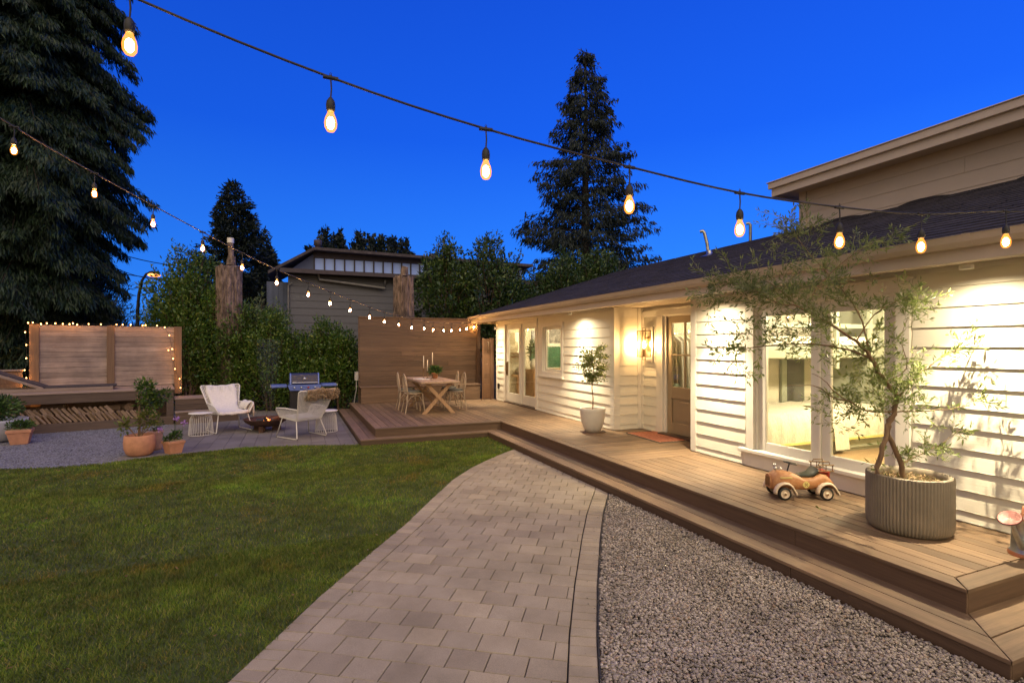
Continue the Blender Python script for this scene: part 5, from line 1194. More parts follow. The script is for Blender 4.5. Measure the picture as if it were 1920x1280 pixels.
# small cross wall at the far left
lw = empty('low_board_wall', (-6.25, 15.08, 0), PR_, 'low timber board wall left of the chaise', 'wall')
q = MB()
for k_ in range(9): q.box(-1.6, .6, 0, .03, .0+k_*.14, .136+k_*.14)
q.build('boards', M['cedar_post'], lw, bevel=.003, seg=1); q = MB(); q.box(-1.6, .62, -.05, .25, 1.262, 1.29); q.build('cap', M['platform_top'], lw)
# firewood
def log_mesh(seed):
    r_ = random.Random(seed); q = MB(); n = 3 if seed % 3 else 4; rr = r_.uniform(.045, .07)
    poly = [(rr*math.cos(2*math.pi*k/n+r_.uniform(-.3, .3))*r_.uniform(.8, 1.15), rr*math.sin(2*math.pi*k/n)*r_.uniform(.7, 1.1)) for k in range(n)]
    q.extr(poly, lambda p, r0, t: (p, t, r0), -.20, .20); return q
protos = []
for s_ in range(6):
    o = log_mesh(s_).build('firewood_log', M['log'], None, bevel=.006, seg=1); protos.append(o)
PM = Matrix.Translation((-2.6, 14.42, 0)) @ Matrix.Rotation(PR_, 4, 'Z'); cnt = 0
for lay in range(2):
    x = -3.42+lay*.1
    while x < -.30-lay*.85:
        src = protos[cnt % 6]; o = src if cnt < 6 else src.copy()
        if cnt >= 6: scene.collection.objects.link(o)
        o.matrix_world = PM @ Matrix.Translation((x, .04+lay*.05+rnd.uniform(-.025, .025), .27+lay*.135+rnd.uniform(-.012, .012))) @ Matrix.Rotation(R(52+rnd.uniform(-7, 7)), 4, 'Y') @ Matrix.Rotation(R(90+rnd.uniform(-9, 9)), 4, 'Z') @ Matrix.Rotation(R(rnd.uniform(0, 90)), 4, 'Y') @ Matrix.Diagonal((.62, .52 if lay else .60, .62, 1))
        tag(o, 'split log in the firewood stack under the timber platform', 'log', 'split logs stacked under the platform'); x += rnd.uniform(.070, .105); cnt += 1
for (x, y, z, rr, lb_) in ((-2.6, .45, .42, .10, 'round log at the far left behind the split firewood'), (-2.2, .5, .44, .12, 'thickest round log lying lengthwise behind the split firewood'), (-1.2, .45, .40, .09, 'thinnest round log, cut end showing behind the right part of the firewood'), (-.95, .5, .42, .10, 'round log nearest the shrub pot behind the firewood')):
    q = MB(); q.tube([(0, -.2, 0), (0, .2, 0)], rr, 12); o = q.build('round_log', M['log'], None); o.matrix_world = PM @ Matrix.Translation((x, y, z-.0)) @ Matrix.Rotation(R(80 if x < -1 else 30), 4, 'Z'); tag(o, lb_, 'log', 'round logs behind the firewood')

# ---- pots on the gravel
def leafy_plant(parent, n, c, rad, L, W, mat, stems=0, name='foliage', z0=0):
    if stems:
        q = MB()
        for _ in range(stems):
            a = rnd.uniform(0, 6.28); e_ = Vector((c[0]+rad[0]*.7*math.cos(a), c[1]+rad[1]*.7*math.sin(a), c[2]+rad[2]*rnd.uniform(-.6, .9))); q.tube([(rnd.uniform(-.03, .03), rnd.uniform(-.03, .03), z0), (e_.x*.5, e_.y*.5, (z0+e_.z)/2), tuple(e_)], [.010, .007, .003], 5)
        q.build('stem', M['twig'], parent)
    return puff(n, c, rad, L, W, .35, name, mat, parent, .25)
p = at(262, 859, 8.72); t = empty('lemon_pot', (p.x, p.y, .004), 0, 'largest round terracotta pot with tall yellow-green shrub on the gravel edge', 'potted shrub')
q = MB(); q.lathe([(.0001, 0), (.14, 0), (.19, .04), (.222, .13), (.228, .22), (.218, .33), (.208, .345), (.195, .34), (.20, .28), (.0001, .27)], (0, 0, 0), 36); q.build('pot', M['terra'], t)
leafy_plant(t, 230, (.10, 0, .60), (.20, .18, .17), .075, .03, M['leaf_lemon'], 5, z0=.27); leafy_plant(t, 300, (.13, .05, .88), (.19, .18, .17), .075, .028, M['leaf_laurel'], 0); leafy_plant(t, 260, (.07, 0, 1.14), (.15, .14, .13), .075, .028, M['leaf_laurel'], 3, z0=.3); leafy_plant(t, 60, (-.22, 0, .50), (.09, .09, .12), .08, .04, M['leaf_lemon'], 2, z0=.28)
leafy_plant(t, 170, (.31, 0, .98), (.14, .12, .11), .075, .028, M['leaf_laurel2'], 0)
p = at(291, 848, 9.2); t = empty('ribbed_pot', (p.x, p.y, .004), 0, 'slim pale terracotta pot hidden behind the largest round pot', 'pot')
q = MB(); q.lathe([(.0001, 0), (.095, 0)]+[(.10+.012*k_/6+(.004 if k_ % 2 else 0), .04+.04*k_) for k_ in range(7)]+[(.125, .30), (.128, .33), (.11, .33), (.0001, .29)], (0, 0, 0), 24); q.build('pot', M['terra2'], t)
leafy_plant(t, 90, (0, 0, .42), (.12, .12, .12), .06, .025, M['leaf_laurel2'], 3, z0=.3)
p = at(325, 848, 8.9); t = empty('flower_pot', (p.x, p.y, .004), R(35), 'angular terracotta pot with lilac flowers on the paving edge', 'flower pot')
def frustum(a, b, h, n=4, rot=math.pi/4): 
    q = MB(); 
    for (r0, r1, z0, z1) in ((a, b, 0, h*.80), (b*1.07, b*1.09, h*.80, h)):
        v0 = [(r0*math.cos(rot+2*math.pi*k/n), r0*math.sin(rot+2*math.pi*k/n), z0) for k in range(n)]; v1 = [(r1*math.cos(rot+2*math.pi*k/n), r1*math.sin(rot+2*math.pi*k/n), z1) for k in range(n)]
        q.add(v0+v1, [tuple(range(n))[::-1], tuple(range(n, 2*n))]+[(k, (k+1) % n, (k+1) % n+n, k+n) for k in range(n)])
    return q
frustum(.13, .175, .21).build('pot', M['terra'], t, bevel=.006)
q = MB(); q.box(-.11, .11, -.11, .11, .205, .222); q.build('soil', M['soil'], t)
leafy_plant(t, 200, (.05, .03, .29), (.10, .10, .08), .05, .025, M['leaf_lush'], 4, z0=.2); leafy_plant(t, 100, (-.09, 0, .25), (.06, .06, .05), .05, .02, M['leaf_laurel2'], 0)
q = MB()
for (x, y, z) in ((.05, 0, .58), (-.16, .1, .42), (.14, -.08, .50), (.02, 0, .50)): q.tube([(.02, 0, .22), (x*.7, y*.7, z*.7), (x, y, z)], .003, 4)
q.build('stem', M['leaf_lush'], t)
n_ = 130; cc = np.array([(.05, 0, .58), (-.16, .1, .42), (.14, -.08, .50)])[nr.integers(0, 3, n_)]; quads_obj('flowers', leaves(cc+nr.normal(0, .018, (n_, 3)), nr.normal(size=(n_, 3)), .035, .022), M['petal'], t)
p = at(38, 834, 9.75); t = empty('square_pot', (p.x, p.y, .004), R(12), 'square terracotta pot with low green plants in front of the pale planter', 'flower pot')
frustum(.17, .235, .27).build('pot', M['terra'], t, bevel=.008); q = MB(); q.box(-.15, .15, -.15, .15, .265, .285); q.build('soil', M['soil'], t)
leafy_plant(t, 420, (0, 0, .34), (.20, .17, .09), .06, .03, M['leaf_lush'], 5, z0=.26)
p = at(-8, 828, 10.0); t = empty('pale_planter', (p.x, p.y, .004), 0, 'large pale bowl planter with dense green bush at the left edge', 'planter')
q = MB(); q.lathe([(.0001, 0), (.26, 0), (.36, .05), (.44, .20), (.46, .38), (.47, .42), (.44, .42), (.43, .36), (.0001, .35)], (0, 0, 0), 40); q.build('bowl', M['paleplanter'], t)
leafy_plant(t, 1500, (0, 0, .62), (.42, .40, .26), .07, .035, M['leaf_lush'], 8, z0=.35)

# ------------------------------------------------------------------ string lights
def cable_mesh(pts, r, seg=6):
    out = []; V = [Vector(p) for p in pts]; n = len(V)
    for i in range(n-1):
        p0, p1, p2, p3 = V[max(i-1, 0)], V[i], V[i+1], V[min(i+2, n-1)]
        for t in (0, .25, .5, .75): out.append(.5*((2*p1)+(-p0+p2)*t+(2*p0-5*p1+4*p2-p3)*t*t+(-p0+3*p1-3*p2+p3)*t**3))
    out.append(V[-1]); q = MB(); q.tube(out, r, seg); return q
def bulb_proto(parent, mat):
    b = empty('bulb_drop', (0, 0, 0)); b.parent = parent
    q = MB(); q.tube([(0, 0, .0), (.003, 0, -.045), (0, 0, -.085)], .0035, 6); q.lathe([(.0001, .012), (.006, .010), (.007, 0), (.0001, -.010)], (0, 0, 0), 8); q.tube([(-.03, 0, .0), (.03, 0, 0)], .008, 6); q.tube([(0, 0, .008), (.004, 0, .016), (0, 0, .022), (-.004, 0, .016), (0, 0, .008)], .0015, 4); q.build('drop_wire', M['rubber'], b)
    q = MB(); q.lathe([(.0001, -.078), (.007, -.082), (.016, -.096), (.0185, -.112), (.0175, -.130), (.0145, -.138), (.0001, -.138)], (0, 0, 0), 14); q.build('socket', M['rubber'], b)
    k = .80 if mat is M['bulbfar'] else .92; zc = -.138
    q = MB(); q.lathe([(r*k, zc+(z-zc)*k) for r, z in ((.012, -.138), (.015, -.148), (.0235, -.168), (.0275, -.190), (.0255, -.210), (.016, -.226), (.0001, -.232))], (0, 0, 0), 14); q.build('glass', M['bulbglass'], b)
    q = MB(); q.ball((0, 0, zc-.052*k), .0165*k, 12, 8, (1, 1, 1.7)); q.build('filament', mat, b)
    return b
near_px = [(243, 88), (620, 233), (911, 323), (1180, 388), (1387, 432), (1574, 455), (1727, 464), (1886, 455)]
ns = empty('string_lights', (0, 2.29, 0), 0, 'near black cable of eight large hanging bulbs crossing high over the path', 'string lights')
pos = []
for (px, py) in near_px:
    a = dr(px); d = 2.289/(a[1]+.1335*a[0]); pos.append(at(px, py, d))
pr0 = bulb_proto(ns, M['bulb']); cab = []
for i_, p in enumerate(pos):
    o = pr0 if i_ == 0 else copy_tree(pr0, ns); dz = .19; o.location = (p.x, p.y-2.29, p.z+dz); o.rotation_euler = (0, 0, R(rnd.uniform(-8, 8))); cab.append((p.x, p.y-2.29, p.z+dz+.002))
d0 = Vector(cab[0])-Vector(cab[1]); ext = [tuple(Vector(cab[0])+d0*1.0+Vector((0, 0, .06))), tuple(Vector(cab[0])+d0*2.2+Vector((0, 0, .22)))][::-1]
cab2 = ext+cab+[(4.55, -.62, 2.66), (4.80, -.65, 2.70)]
cable_mesh(cab2, .0050).build('cable', M['rubber'], ns)
far_px = [(26, 285), (177, 366), (287, 422), (380, 468), (454, 504), (519, 532), (578, 554), (619, 570), (656.6, 582.8), (693, 595.5), (720.5, 604), (748, 610), (772, 615), (795, 617), (812, 619.6), (832, 620), (846.5, 620.4), (862.4, 618.5), (874.6, 617), (889, 614)]
# best straight plan line from the eave corner with even spacing
A_ = Vector((4.75, 14.55)); best = None
for ang in np.linspace(R(180), R(270), 181):
    u_ = Vector((math.cos(ang), math.sin(ang)))
    for spc in np.linspace(.5, .9, 41):
        er = 0
        for k_ in range(20):
            P_ = A_+u_*spc*(19-k_); dd2 = P_.x*CS+P_.y*CC
            if dd2 < .6: er += 1e5; break
            er += (960+(P_.x*CC-P_.y*CS)/dd2*FPX-far_px[k_][0])**2
        if best is None or er < best[0]: best = (er, u_, spc)
u_ = best[1]; nrm = Vector((-u_.y, u_.x)); cc_ = A_.dot(nrm)
print('far string', best)
fst = empty('string_lights', (A_.x, A_.y, 0), 0, 'far cable of twenty glowing bulbs swooping from the big cedar to the eave', 'string lights')
pr1 = bulb_proto(fst, M['bulbfar']); cab = []
for i_, (px, py) in enumerate(far_px):
    a = dr(px); d = cc_/(a[0]*nrm.x+a[1]*nrm.y); p = at(px, py, d)
    o = pr1 if i_ == 0 else copy_tree(pr1, fst); o.location = (p.x-A_.x, p.y-A_.y, p.z+.19); cab.append((p.x-A_.x, p.y-A_.y, p.z+.192))
d0 = Vector(cab[0])-Vector(cab[1]); cab = [tuple(Vector(cab[0])+d0*3+Vector((0, 0, .5))), tuple(Vector(cab[0])+d0+Vector((0, 0, .08)))]+cab+[(.06, .08, 2.62)]
cable_mesh(cab, .006, 5).build('cable', plain('cable_grey', (.09, .07, .055), .5), fst)

# ------------------------------------------------------------------ neighbour building
NY = 21.0
nb = empty('neighbour_building', (2, NY, 0), 0, 'grey lap-sided building with a row of clerestory windows behind the hedge', 'building')
NMt = Matrix.Translation((-2, -NY, 0))
def nbp(mb, name, mat, parent=None, **k): return mb.build(name, mat, parent or nb, mtx=NMt, **k)
xL = on_y(540, 520, NY).x; xR = on_y(985, 520, NY).x; zE = on_y(540, 513, NY).z; zE2 = on_y(790, 527, NY).z
q = MB(); lap_rows(q, xL, xR+1.5, 0, zE-.02, [], 'y', NY, -1, exp=.27, phase=1.9, lap=.02); nbp(q, 'wall', M['neigh'])
q = MB(); q.box(xL+.01, xR+1.5, NY, NY+6, 0, zE-.02); nbp(q, 'wall_core', M['neigh'])
xLL = on_y(500, 560, NY+.6).x; q = MB(); q.box(xLL, xL-.002, NY+.6, NY+6, 0, zE-.25)
for k_ in range(6): q.box(xLL+.02+k_*.18, xLL+.04+k_*.18, NY+.57, NY+.6, 0, zE-.25)
nbp(q, 'side_wall', M['neighblue'])
q = MB(); q.box(xL-.2, xR+1.8, NY-.5, NY+.8, zE-.0, zE+.14); q.box(xL-.26, xR+1.8, NY-.58, NY-.501, zE-.02, zE+.12); nbp(q, 'eave', M['neighdark'])
# clerestory storey
CY = NY+1.2; cx0 = on_y(588, 480, CY).x; cx1 = on_y(980, 500, CY).x; cz0 = on_y(590, 510, CY).z; cz1 = on_y(590, 483, CY).z; ctop = on_y(588, 473, CY).z
q = MB(); q.box(cx0, cx1, CY, CY+4, zE, cz0); q.box(cx0, cx1, CY, CY+4, cz1+.002, ctop); nbp(q, 'upper_wall', M['neighdark'])
q = MB(); q.box(cx0+.02, cx1, CY+.06, CY+.09, cz0, cz1); wn_ = nbp(q, 'clerestory_window', M['pane_sky_refl'])
q = MB(); x = cx0
while x < cx1: q.box(x, x+.05, CY-.01, CY+.055, cz0, cz1); x += .385
nbp(q, 'mullion', M['neighdark'], wn_)
gx = on_y(530, 508, CY).x
q = MB(); q.extr([(gx, zE+.1), (cx0, zE+.1), (cx0, ctop-.05)], lambda p, r0, t: (p, t, r0), CY+.02, CY+.1); nbp(q, 'gable_panel', M['neighblue'])
q = MB(); q.extr([(gx-.5, zE+.05), (gx-.5, zE+.17), (cx0, ctop+.13), (cx1+.3, ctop+.02), (cx1+.3, ctop-.10), (cx0, ctop+.02)], lambda p, r0, t: (p, t, r0), CY-.5, CY+3.5); nbp(q, 'roof', M['neighroof'])
for px, pb, pt_ in ((596, 478, 446), (813, 490, 472)):
    c0_ = on_y(px, pb, CY+1); z1_ = on_y(px, pt_, CY+1).z; q = MB(); q.lathe([(.11, 0), (.11, z1_-c0_.z-.25), (.16, z1_-c0_.z-.22), (.16, z1_-c0_.z), (.0001, z1_-c0_.z)], (c0_.x, c0_.y, c0_.z-.1), 12); nbp(q, 'vent', M['neighdark'])
a_, b_ = on_y(596, 512, NY-.2), on_y(602, 524, NY-.2); c_ = on_y(722, 540, NY-.2); q = MB(); q.tube([(a_.x, a_.y, a_.z), (b_.x-.05, b_.y, b_.z), (c_.x, c_.y, c_.z), (c_.x+.02, c_.y, c_.z+.3)], .05, 6); nbp(q, 'downpipe', M['conduit'])
a_ = on_y(541, 530, NY-.1); q = MB(); q.tube([(a_.x+.12, NY-.15, a_.z), (a_.x, NY-.1, a_.z-.1), (a_.x, NY-.1, .3)], .035, 6); nbp(q, 'downpipe', M['conduit'])

# ------------------------------------------------------------------ dead trunks
def stump(px, pyb, pyt, w, Yp, cap, lb):
    base = on_y(px, pyb, Yp); zt = on_y(px, pyt, Yp).z; r = empty('dead_trunk', (base.x, Yp, 0), 0, lb, 'tree trunk', 'cut trunks behind the hedge')
    q = MB(); n = 72; vs = []; H_ = 46; off = [rnd.uniform(-.05, .04) for _ in range(n)]; topz = [rnd.uniform(-.16, .02) for _ in range(n)]; topz = [(topz[k-1]+topz[k]+topz[(k+1) % n])/3 for k in range(n)]
    for i in range(H_+1):
        z = zt*i/H_; off = [o+rnd.uniform(-.024, .024) if abs(o) < .06 else o*.85 for o in off]
        for k in range(n):
            a = 2*math.pi*k/n; rr = w/2*(1.12-.12*i/H_)*(1+.05*math.sin(a*2+.5)+.03*math.sin(a*5+i*.12)+off[k]); vs.append((rr*math.cos(a), rr*math.sin(a), z+(topz[k] if i == H_ else 0)))
    q.add(vs, [(i*n+k, i*n+(k+1) % n, (i+1)*n+(k+1) % n, (i+1)*n+k) for i in range(H_) for k in range(n)], False)
    q.add(vs[-n:], [tuple(range(n))]); q.build('trunk', M['oldbark'], r)
    for (dx, rw, h) in cap: q = MB(); q.tube([(dx, 0, zt-.02), (dx, 0, zt+h*.6), (dx+.02, 0, zt+h)], [rw, rw*.9, rw*.8], 12); q.build('stub', M['oldbark'], r)
    return r
stump(757, 600, 516, .58, 16.2, [(0.02, .13, .26)], 'thick cut trunk rising behind the tall brown screen')
s2_ = stump(430, 600, 496, .62, 17.0, [(.05, .13, .24)], 'thick cut trunk rising behind the left hedge beside the string of bulbs')
zt = on_y(430, 496, 17.0).z; q = MB(); q.tube([(.05, 0, zt+.2), (.03, 0, zt+.62)], .075, 10); q.build('snag', M['oldbark'], s2_); q = MB(); q.tube([(.03, 0, zt+.62), (.03, 0, zt+.76)], .09, 12); q.build('white_cap', M['trim'], s2_)

# ------------------------------------------------------------------ street lamp and wires
p = at(258, 600, 33); sl_ = empty('street_lamp', (p.x, p.y, 0), 0, 'tall curved street lamp with orange light beyond the garden', 'street lamp')
zt = at(285, 511, 33).z; rt = Vector((CC, -CS, 0))
q = MB(); pts = [Vector((0, 0, 0)), Vector((0, 0, zt-2.4)), rt*.08+Vector((0, 0, zt-1.4)), rt*.28+Vector((0, 0, zt-.5)), rt*.55+Vector((0, 0, zt-.08)), rt*.8+Vector((0, 0, zt))]; q.tube(pts, [.12, .10, .09, .08, .07, .06], 8); q.build('pole', M['black'], sl_)
q = MB(); c_ = rt*1.05+Vector((0, 0, zt)); q.ball(tuple(c_), .33, 12, 6, (1, .6, .35)); q.build('lamp_housing', M['black'], sl_)
q = MB(); q.ball((c_.x, c_.y, c_.z-.16), .36, 12, 6, (1, .6, .35)); q.build('lamp', M['streetlamp'], sl_)
for a, b_, d1, d2, lb in (((-60, 350), (345, 500), 15, 30, 'uppermost of the utility wires left of the street lamp'), ((-60, 425), (345, 523), 17, 34, 'middle utility wire passing behind the street lamp'), ((190, 491), (345, 519), 30, 36, 'short utility wire touching the street lamp head')):
    P0, P1 = at(*a, d1), at(*b_, d2); t = [P0.lerp(P1, k/12)-Vector((0, 0, .5*math.sin(math.pi*k/12))) for k in range(13)]
    q = MB(); q.tube([tuple(x-P0) for x in t], .022, 5); o = q.build('utility_wire', M['rubber']); o.location = P0; tag(o, lb, 'wire')

# ------------------------------------------------------------------ trees
def trunk_mesh(h, r, name, mat, parent, lean=(0, 0)):
    q = MB(); pts = [(lean[0]*t*t+.04*math.sin(t*9), lean[1]*t*t+.04*math.cos(t*7), h*t) for t in np.linspace(0, 1, 12)]; q.tube(pts, [r*(1-.93*t)+.01 for t in np.linspace(0, 1, 12)], 10); return q
def conifer(name, loc, h, rad, mat, label, n_br=240, spr=34, L=.35, W=.16, z0=.12, droop=.35, profile=None, cat='tree', dens=1.0, group=None, side=None, hang=.8, fing=3):
    root = empty(name, loc, 0, label, cat, group); q = trunk_mesh(h, h*.018+.05, 'trunk', M['bark'], root)
    P, D = [], []
    for b in range(n_br):
        t = 1-(1-z0)*(b+rnd.random())/n_br if False else z0+(1-z0)*(rnd.random()**.85)
        prof = profile(t) if profile else (1-t)**.8
        Lb = rad*prof*rnd.uniform(.62, 1.12)+.15; a = rnd.uniform(0, 2*math.pi)
        if side is not None and math.cos(a-side) < -.35 and rnd.random() < .6: continue
        zb = h*t; dx, dy = math.cos(a), math.sin(a)
        pts = [(dx*Lb*s, dy*Lb*s, zb+Lb*(.25*s-droop*s*s*1.3+.12*s**4)) for s in (0, .3, .6, .85, 1)]
        q.tube(pts, [.035*(1-t)+.012, .02, .012, .008, .004], 4, cap=False)
        n = max(6, int(spr*Lb/rad*dens*(1.3))); s = nr.uniform(.18, 1.0, n)**.75; wd = Lb*.30*(1.05-s)*2*nr.uniform(-1, 1, n)+nr.normal(0, .05, n)
        zz = zb+Lb*(.25*s-droop*s*s*1.3+.12*s**4)
        px_ = dx*Lb*s-dy*wd; py_ = dy*Lb*s+dx*wd; pz_ = zz-np.abs(wd)*.35-nr.uniform(0, .25, n)*L
        P.append(np.column_stack([px_, py_, pz_])); D.append(np.column_stack([dx*.55-dy*wd*1.2+nr.normal(0, .3, n), dy*.55+dx*wd*1.2+nr.normal(0, .3, n), -hang+nr.normal(0, .35, n)]))
    q.build('trunk', M['darkbark'], root)
    P = np.concatenate(P); D = np.concatenate(D)
    # break every spray into three finger-like leaflets
    o1 = []
    for k in range(fing):
        off = nr.normal(0, L*.22, P.shape); o1.append(leaves(P+off, D+nr.normal(0, .35, D.shape), nr.uniform(.5, 1.15, len(P))*L, W*nr.uniform(.5, 1, len(P))))
    quads_obj('crown', np.concatenate(o1), mat, root); return root
p = at(45, 600, 15.5)
conifer('cedar_tree', (p.x, p.y, 0), 21, 2.95, M['leaf_cedar'], 'huge dark cedar filling the upper left, its crown above the cedar screen', fing=5, n_br=980, spr=150, L=.24, W=.045, z0=.03, droop=.62, hang=1.7, profile=lambda t: float(np.interp(t, [0, .12, .22, .36, .5, .7, 1], [.55, .62, .74, .98, .90, .78, .1]))*(1+.08*math.sin(t*40)), dens=1.15)
p = at(440, 600, 34)
conifer('spruce_tree', (p.x, p.y, 0), at(440, 345, 34).z, 4.3, M['leaf_spruce'], 'dark pointed spruce behind the left cut trunk', n_br=230, spr=80, L=.30, W=.12, z0=.12, droop=.05, profile=lambda t: (1-t)**.72, hang=.0)
p = at(1098, 600, 32)
conifer('tall_conifer', (p.x, p.y, 0), at(1098, 98, 32).z, 7.0, M['leaf_spruce'], 'tall open dark conifer silhouetted above the roof of the white house', n_br=400, spr=90, L=.34, W=.10, z0=.10, droop=.30, profile=lambda t: (1-t)**.84*(.84+.10*math.sin(t*31)+.08*math.sin(t*77))+.03, hang=1.3, dens=.95)
p = at(500, 600, 40)
conifer('spruce_tree', (p.x, p.y, 0), at(510, 462, 40).z, 2.6, M['leaf_spruce'], 'lower dark conifer right of the pointed spruce', n_br=150, spr=50, L=.45, W=.22, z0=.1, droop=.1, hang=.2)

def bush(name, loc, h, rad, mat, label, n=6000, L=.12, W=.045, cat='shrub', group=None, sprigs=60, z0=.0, stems=5, top=1.0, up=.5):
    """upright leafy shrub: leaders with sprigs of leaves, uneven outline, gaps"""
    root = empty(name, loc, 0, label, cat, group); q = MB(); P, D = [], []
    per = max(8, n//sprigs)
    for _ in range(stems):
        a = rnd.uniform(0, 6.28); q.tube([(.12*math.cos(a), .12*math.sin(a), 0), (rad*.3*math.cos(a), rad*.3*math.sin(a), h*.4), (rad*.45*math.cos(a), rad*.45*math.sin(a), h*.8)], [.04, .028, .010], 6)
    for s in range(sprigs):
        a = rnd.uniform(0, 2*math.pi); t = rnd.random()**.8; zc = z0+(h-z0)*t; env = rad*(math.sin(math.pi*min(1, (t*.86+.14)))**.55)*rnd.uniform(.45, 1.08)
        c = Vector((env*math.cos(a), env*math.sin(a), zc)); base = Vector((c.x*.45, c.y*.45, max(.05, c.z-rnd.uniform(.3, .7)*rad)))
        dv = (c-base).normalized()*.6+Vector((0, 0, up)); ln = rnd.uniform(.35, .8)*min(1, rad)*(1.25 if t > .8 else 1)*top
        q.tube([tuple(base), tuple(c), tuple(c+dv*ln*.8)], [.014, .008, .003], 4, cap=False)
        tt = nr.uniform(-.55, 1, per); sp = np.array(c)+np.outer(tt, np.array(dv)*ln)+nr.normal(0, .07+.05*rad, (per, 3))*(1.15-.75*np.clip(tt, 0, 1))[:, None]
        P.append(sp); D.append(np.array(dv)*.7+nr.normal(0, .62, (per, 3))+np.array([c.x, c.y, 0])*.3/max(rad, .3))
    q.build('stem', M['bark'], root); P = np.concatenate(P); P[:, 2] = np.maximum(P[:, 2], .04); D = np.concatenate(D)
    quads_obj('foliage', leaves(P, D, nr.uniform(.6, 1.25, len(P))*L, W*nr.uniform(.7, 1.2, len(P)), .08), mat, root); return root
# laurel hedge plants behind the patio
HG = 'laurels of the hedge behind the patio'
hp_ = [(352, 13.9+.9, 2.9, .85, 'laurel right beside the cedar screen, its base in the corner'), (405, 15.1, 2.75, .85, 'hedge laurel behind the blanket-draped armchair'), (458, 15.2, 2.4, .8, 'hedge laurel left of the smoke above the fire bowl'),
       (510, 15.1, 2.2, .75, 'hedge laurel just left of the gas grill'), (556, 15.3, 1.6, .75, 'hedge laurel directly behind the gas grill hood'), (606, 15.3, 1.95, .7, 'hedge laurel right of the gas grill'), (640, 15.2, 1.80, .55, 'last hedge laurel against the end of the brown screen')]
for px, d, h_, r_, lb in hp_:
    p = at(px, 700, d); bush('laurel_shrub', (p.x, p.y, 0), h_*rnd.uniform(.95, 1.05), r_, M['leaf_laurel'], lb, n=10500, L=.105, W=.043, group=HG, sprigs=110, z0=.15)
p = at(352, 700, 15.4); bush('laurel_tree', (p.x, p.y, 0), 3.9, 1.0, M['leaf_laurel'], 'tall bright laurel overhanging the right end of the cedar screen', n=12500, L=.12, W=.048, sprigs=160, z0=.9, cat='tree')
p = at(385, 700, 16.2); bush('laurel_tree', (p.x, p.y, 0), 3.0, 1.0, M['leaf_laurel'], 'laurel in front of the left cut trunk', n=8000, L=.12, W=.048, sprigs=110, z0=.9, cat='tree')
p = at(428, 700, 15.9); bush('laurel_tree', (p.x, p.y, 0), 2.75, .85, M['leaf_laurel'], 'leafy laurel hiding the foot of the left cut trunk', n=8500, L=.12, W=.048, sprigs=100, z0=.8, cat='tree')
p = at(495, 700, 15.8); bush('laurel_tree', (p.x, p.y, 0), 2.75, .8, M['leaf_olive'], 'paler upright shrub rising above the hedge in front of the grey building', n=3200, L=.13, W=.035, sprigs=80, z0=1.2, cat='shrub')
# laurels behind the screen and roof
for px, d, h_, r_, lb in ((835, 18.2, 4.75, 1.25, 'tall laurel behind the brown screen right of the thick trunk'), (915, 18.6, 5.0, 1.35, 'tall laurel rising behind the eave corner of the white house'), (965, 19.5, 3.9, 1.1, 'laurel low behind the far roof corner')):
    p = at(px, 700, d); bush('laurel_tree', (p.x, p.y, 0), h_, r_, M['leaf_laurel2'], lb, n=9500, L=.15, W=.068, sprigs=120, z0=1.2, cat='tree', group='laurels behind the screen', top=.95, up=.45)
for px, d, h_, r_, lb in ((1060, 22, 5.0, 1.5, 'leafy tree over the hip of the roof, left one of the pair'), (1120, 22.5, 5.3, 1.5, 'leafy tree over the hip of the roof, in front of the tall conifer')):
    p = at(px, 700, d); bush('leafy_tree', (p.x, p.y, 0), h_, r_, M['leaf_laurel2'], lb, n=9000, L=.17, W=.075, sprigs=120, z0=1.8, cat='tree', top=1.0, up=.55)
# bamboo behind the cedar screen and left
for px, d, h_, r_, lb in ((20, 16.6, 3.4, 1.5, 'bamboo clump left of the cedar screen'), (110, 17.4, 3.7, 1.5, 'bamboo clump behind the left half of the cedar screen'), (190, 18.2, 3.5, 1.3, 'bamboo clump behind the right half of the cedar screen'), (-20, 14.8, 2.1, 1.1, 'low bamboo by the left edge behind the board wall')):
    p = at(px, 700, d); bush('bamboo_clump', (p.x, p.y, 0), h_, r_, M['leaf_bamboo'], lb, n=7500, L=.20, W=.035, sprigs=150, z0=.2, cat='bamboo', group='bamboo behind the cedar screen', up=.5)
# young plants in the corner bed between screen and hedge
p = at(352, 760, 14.2); bush('small_shrub', (p.x, p.y, 0), 1.1, .35, M['leaf_lemon'], 'small bright plant in the bed above the box steps', n=500, L=.12, W=.04, sprigs=24, cat='plant')
# horizon trees on the neighbour side
for px, d, h_, r_, lb in ((610, 38, 0, 1.5, 'first small tree seen over the neighbour roof, next to its chimney'), (635, 40, 0, 1.1, 'second small tree seen over the neighbour roof'), (672, 42, 0, 1.6, 'third small tree over the neighbour roof, left of the roundest one'), (707, 40, 0, 1.6, 'roundest tree over the neighbour roof'), (745, 43, 0, 1.5, 'last tree over the neighbour roof, left of the thick trunk')):
    zt = at(px, {610: 455, 635: 458, 672: 455, 707: 453, 745: 458}[px], d).z; p = at(px, 600, d); bush('distant_tree', (p.x, p.y, 0), zt, r_, M['leaf_spruce'], lb, n=2400, L=.35, W=.2, sprigs=60, z0=zt*.5, cat='tree', group='trees over the neighbour roof')
# dark far trees closing the low gaps
for px, d, zt, r_, lb in ((265, 60, 3.0, 6, 'low dark trees far beyond the street lamp'), (985, 45, 5.0, 4, 'dark tree far behind the far corner of the white house'), (480, 46, 6.5, 4, 'dark tree far behind the cut trunk'), (60, 40, 9, 6, 'dark tree far behind the bamboo')):
    p = at(px, 700, d); bush('distant_tree', (p.x, p.y, 0), zt, r_, M['leaf_spruce'], lb, n=6000, L=.6, W=.3, sprigs=90, cat='tree')
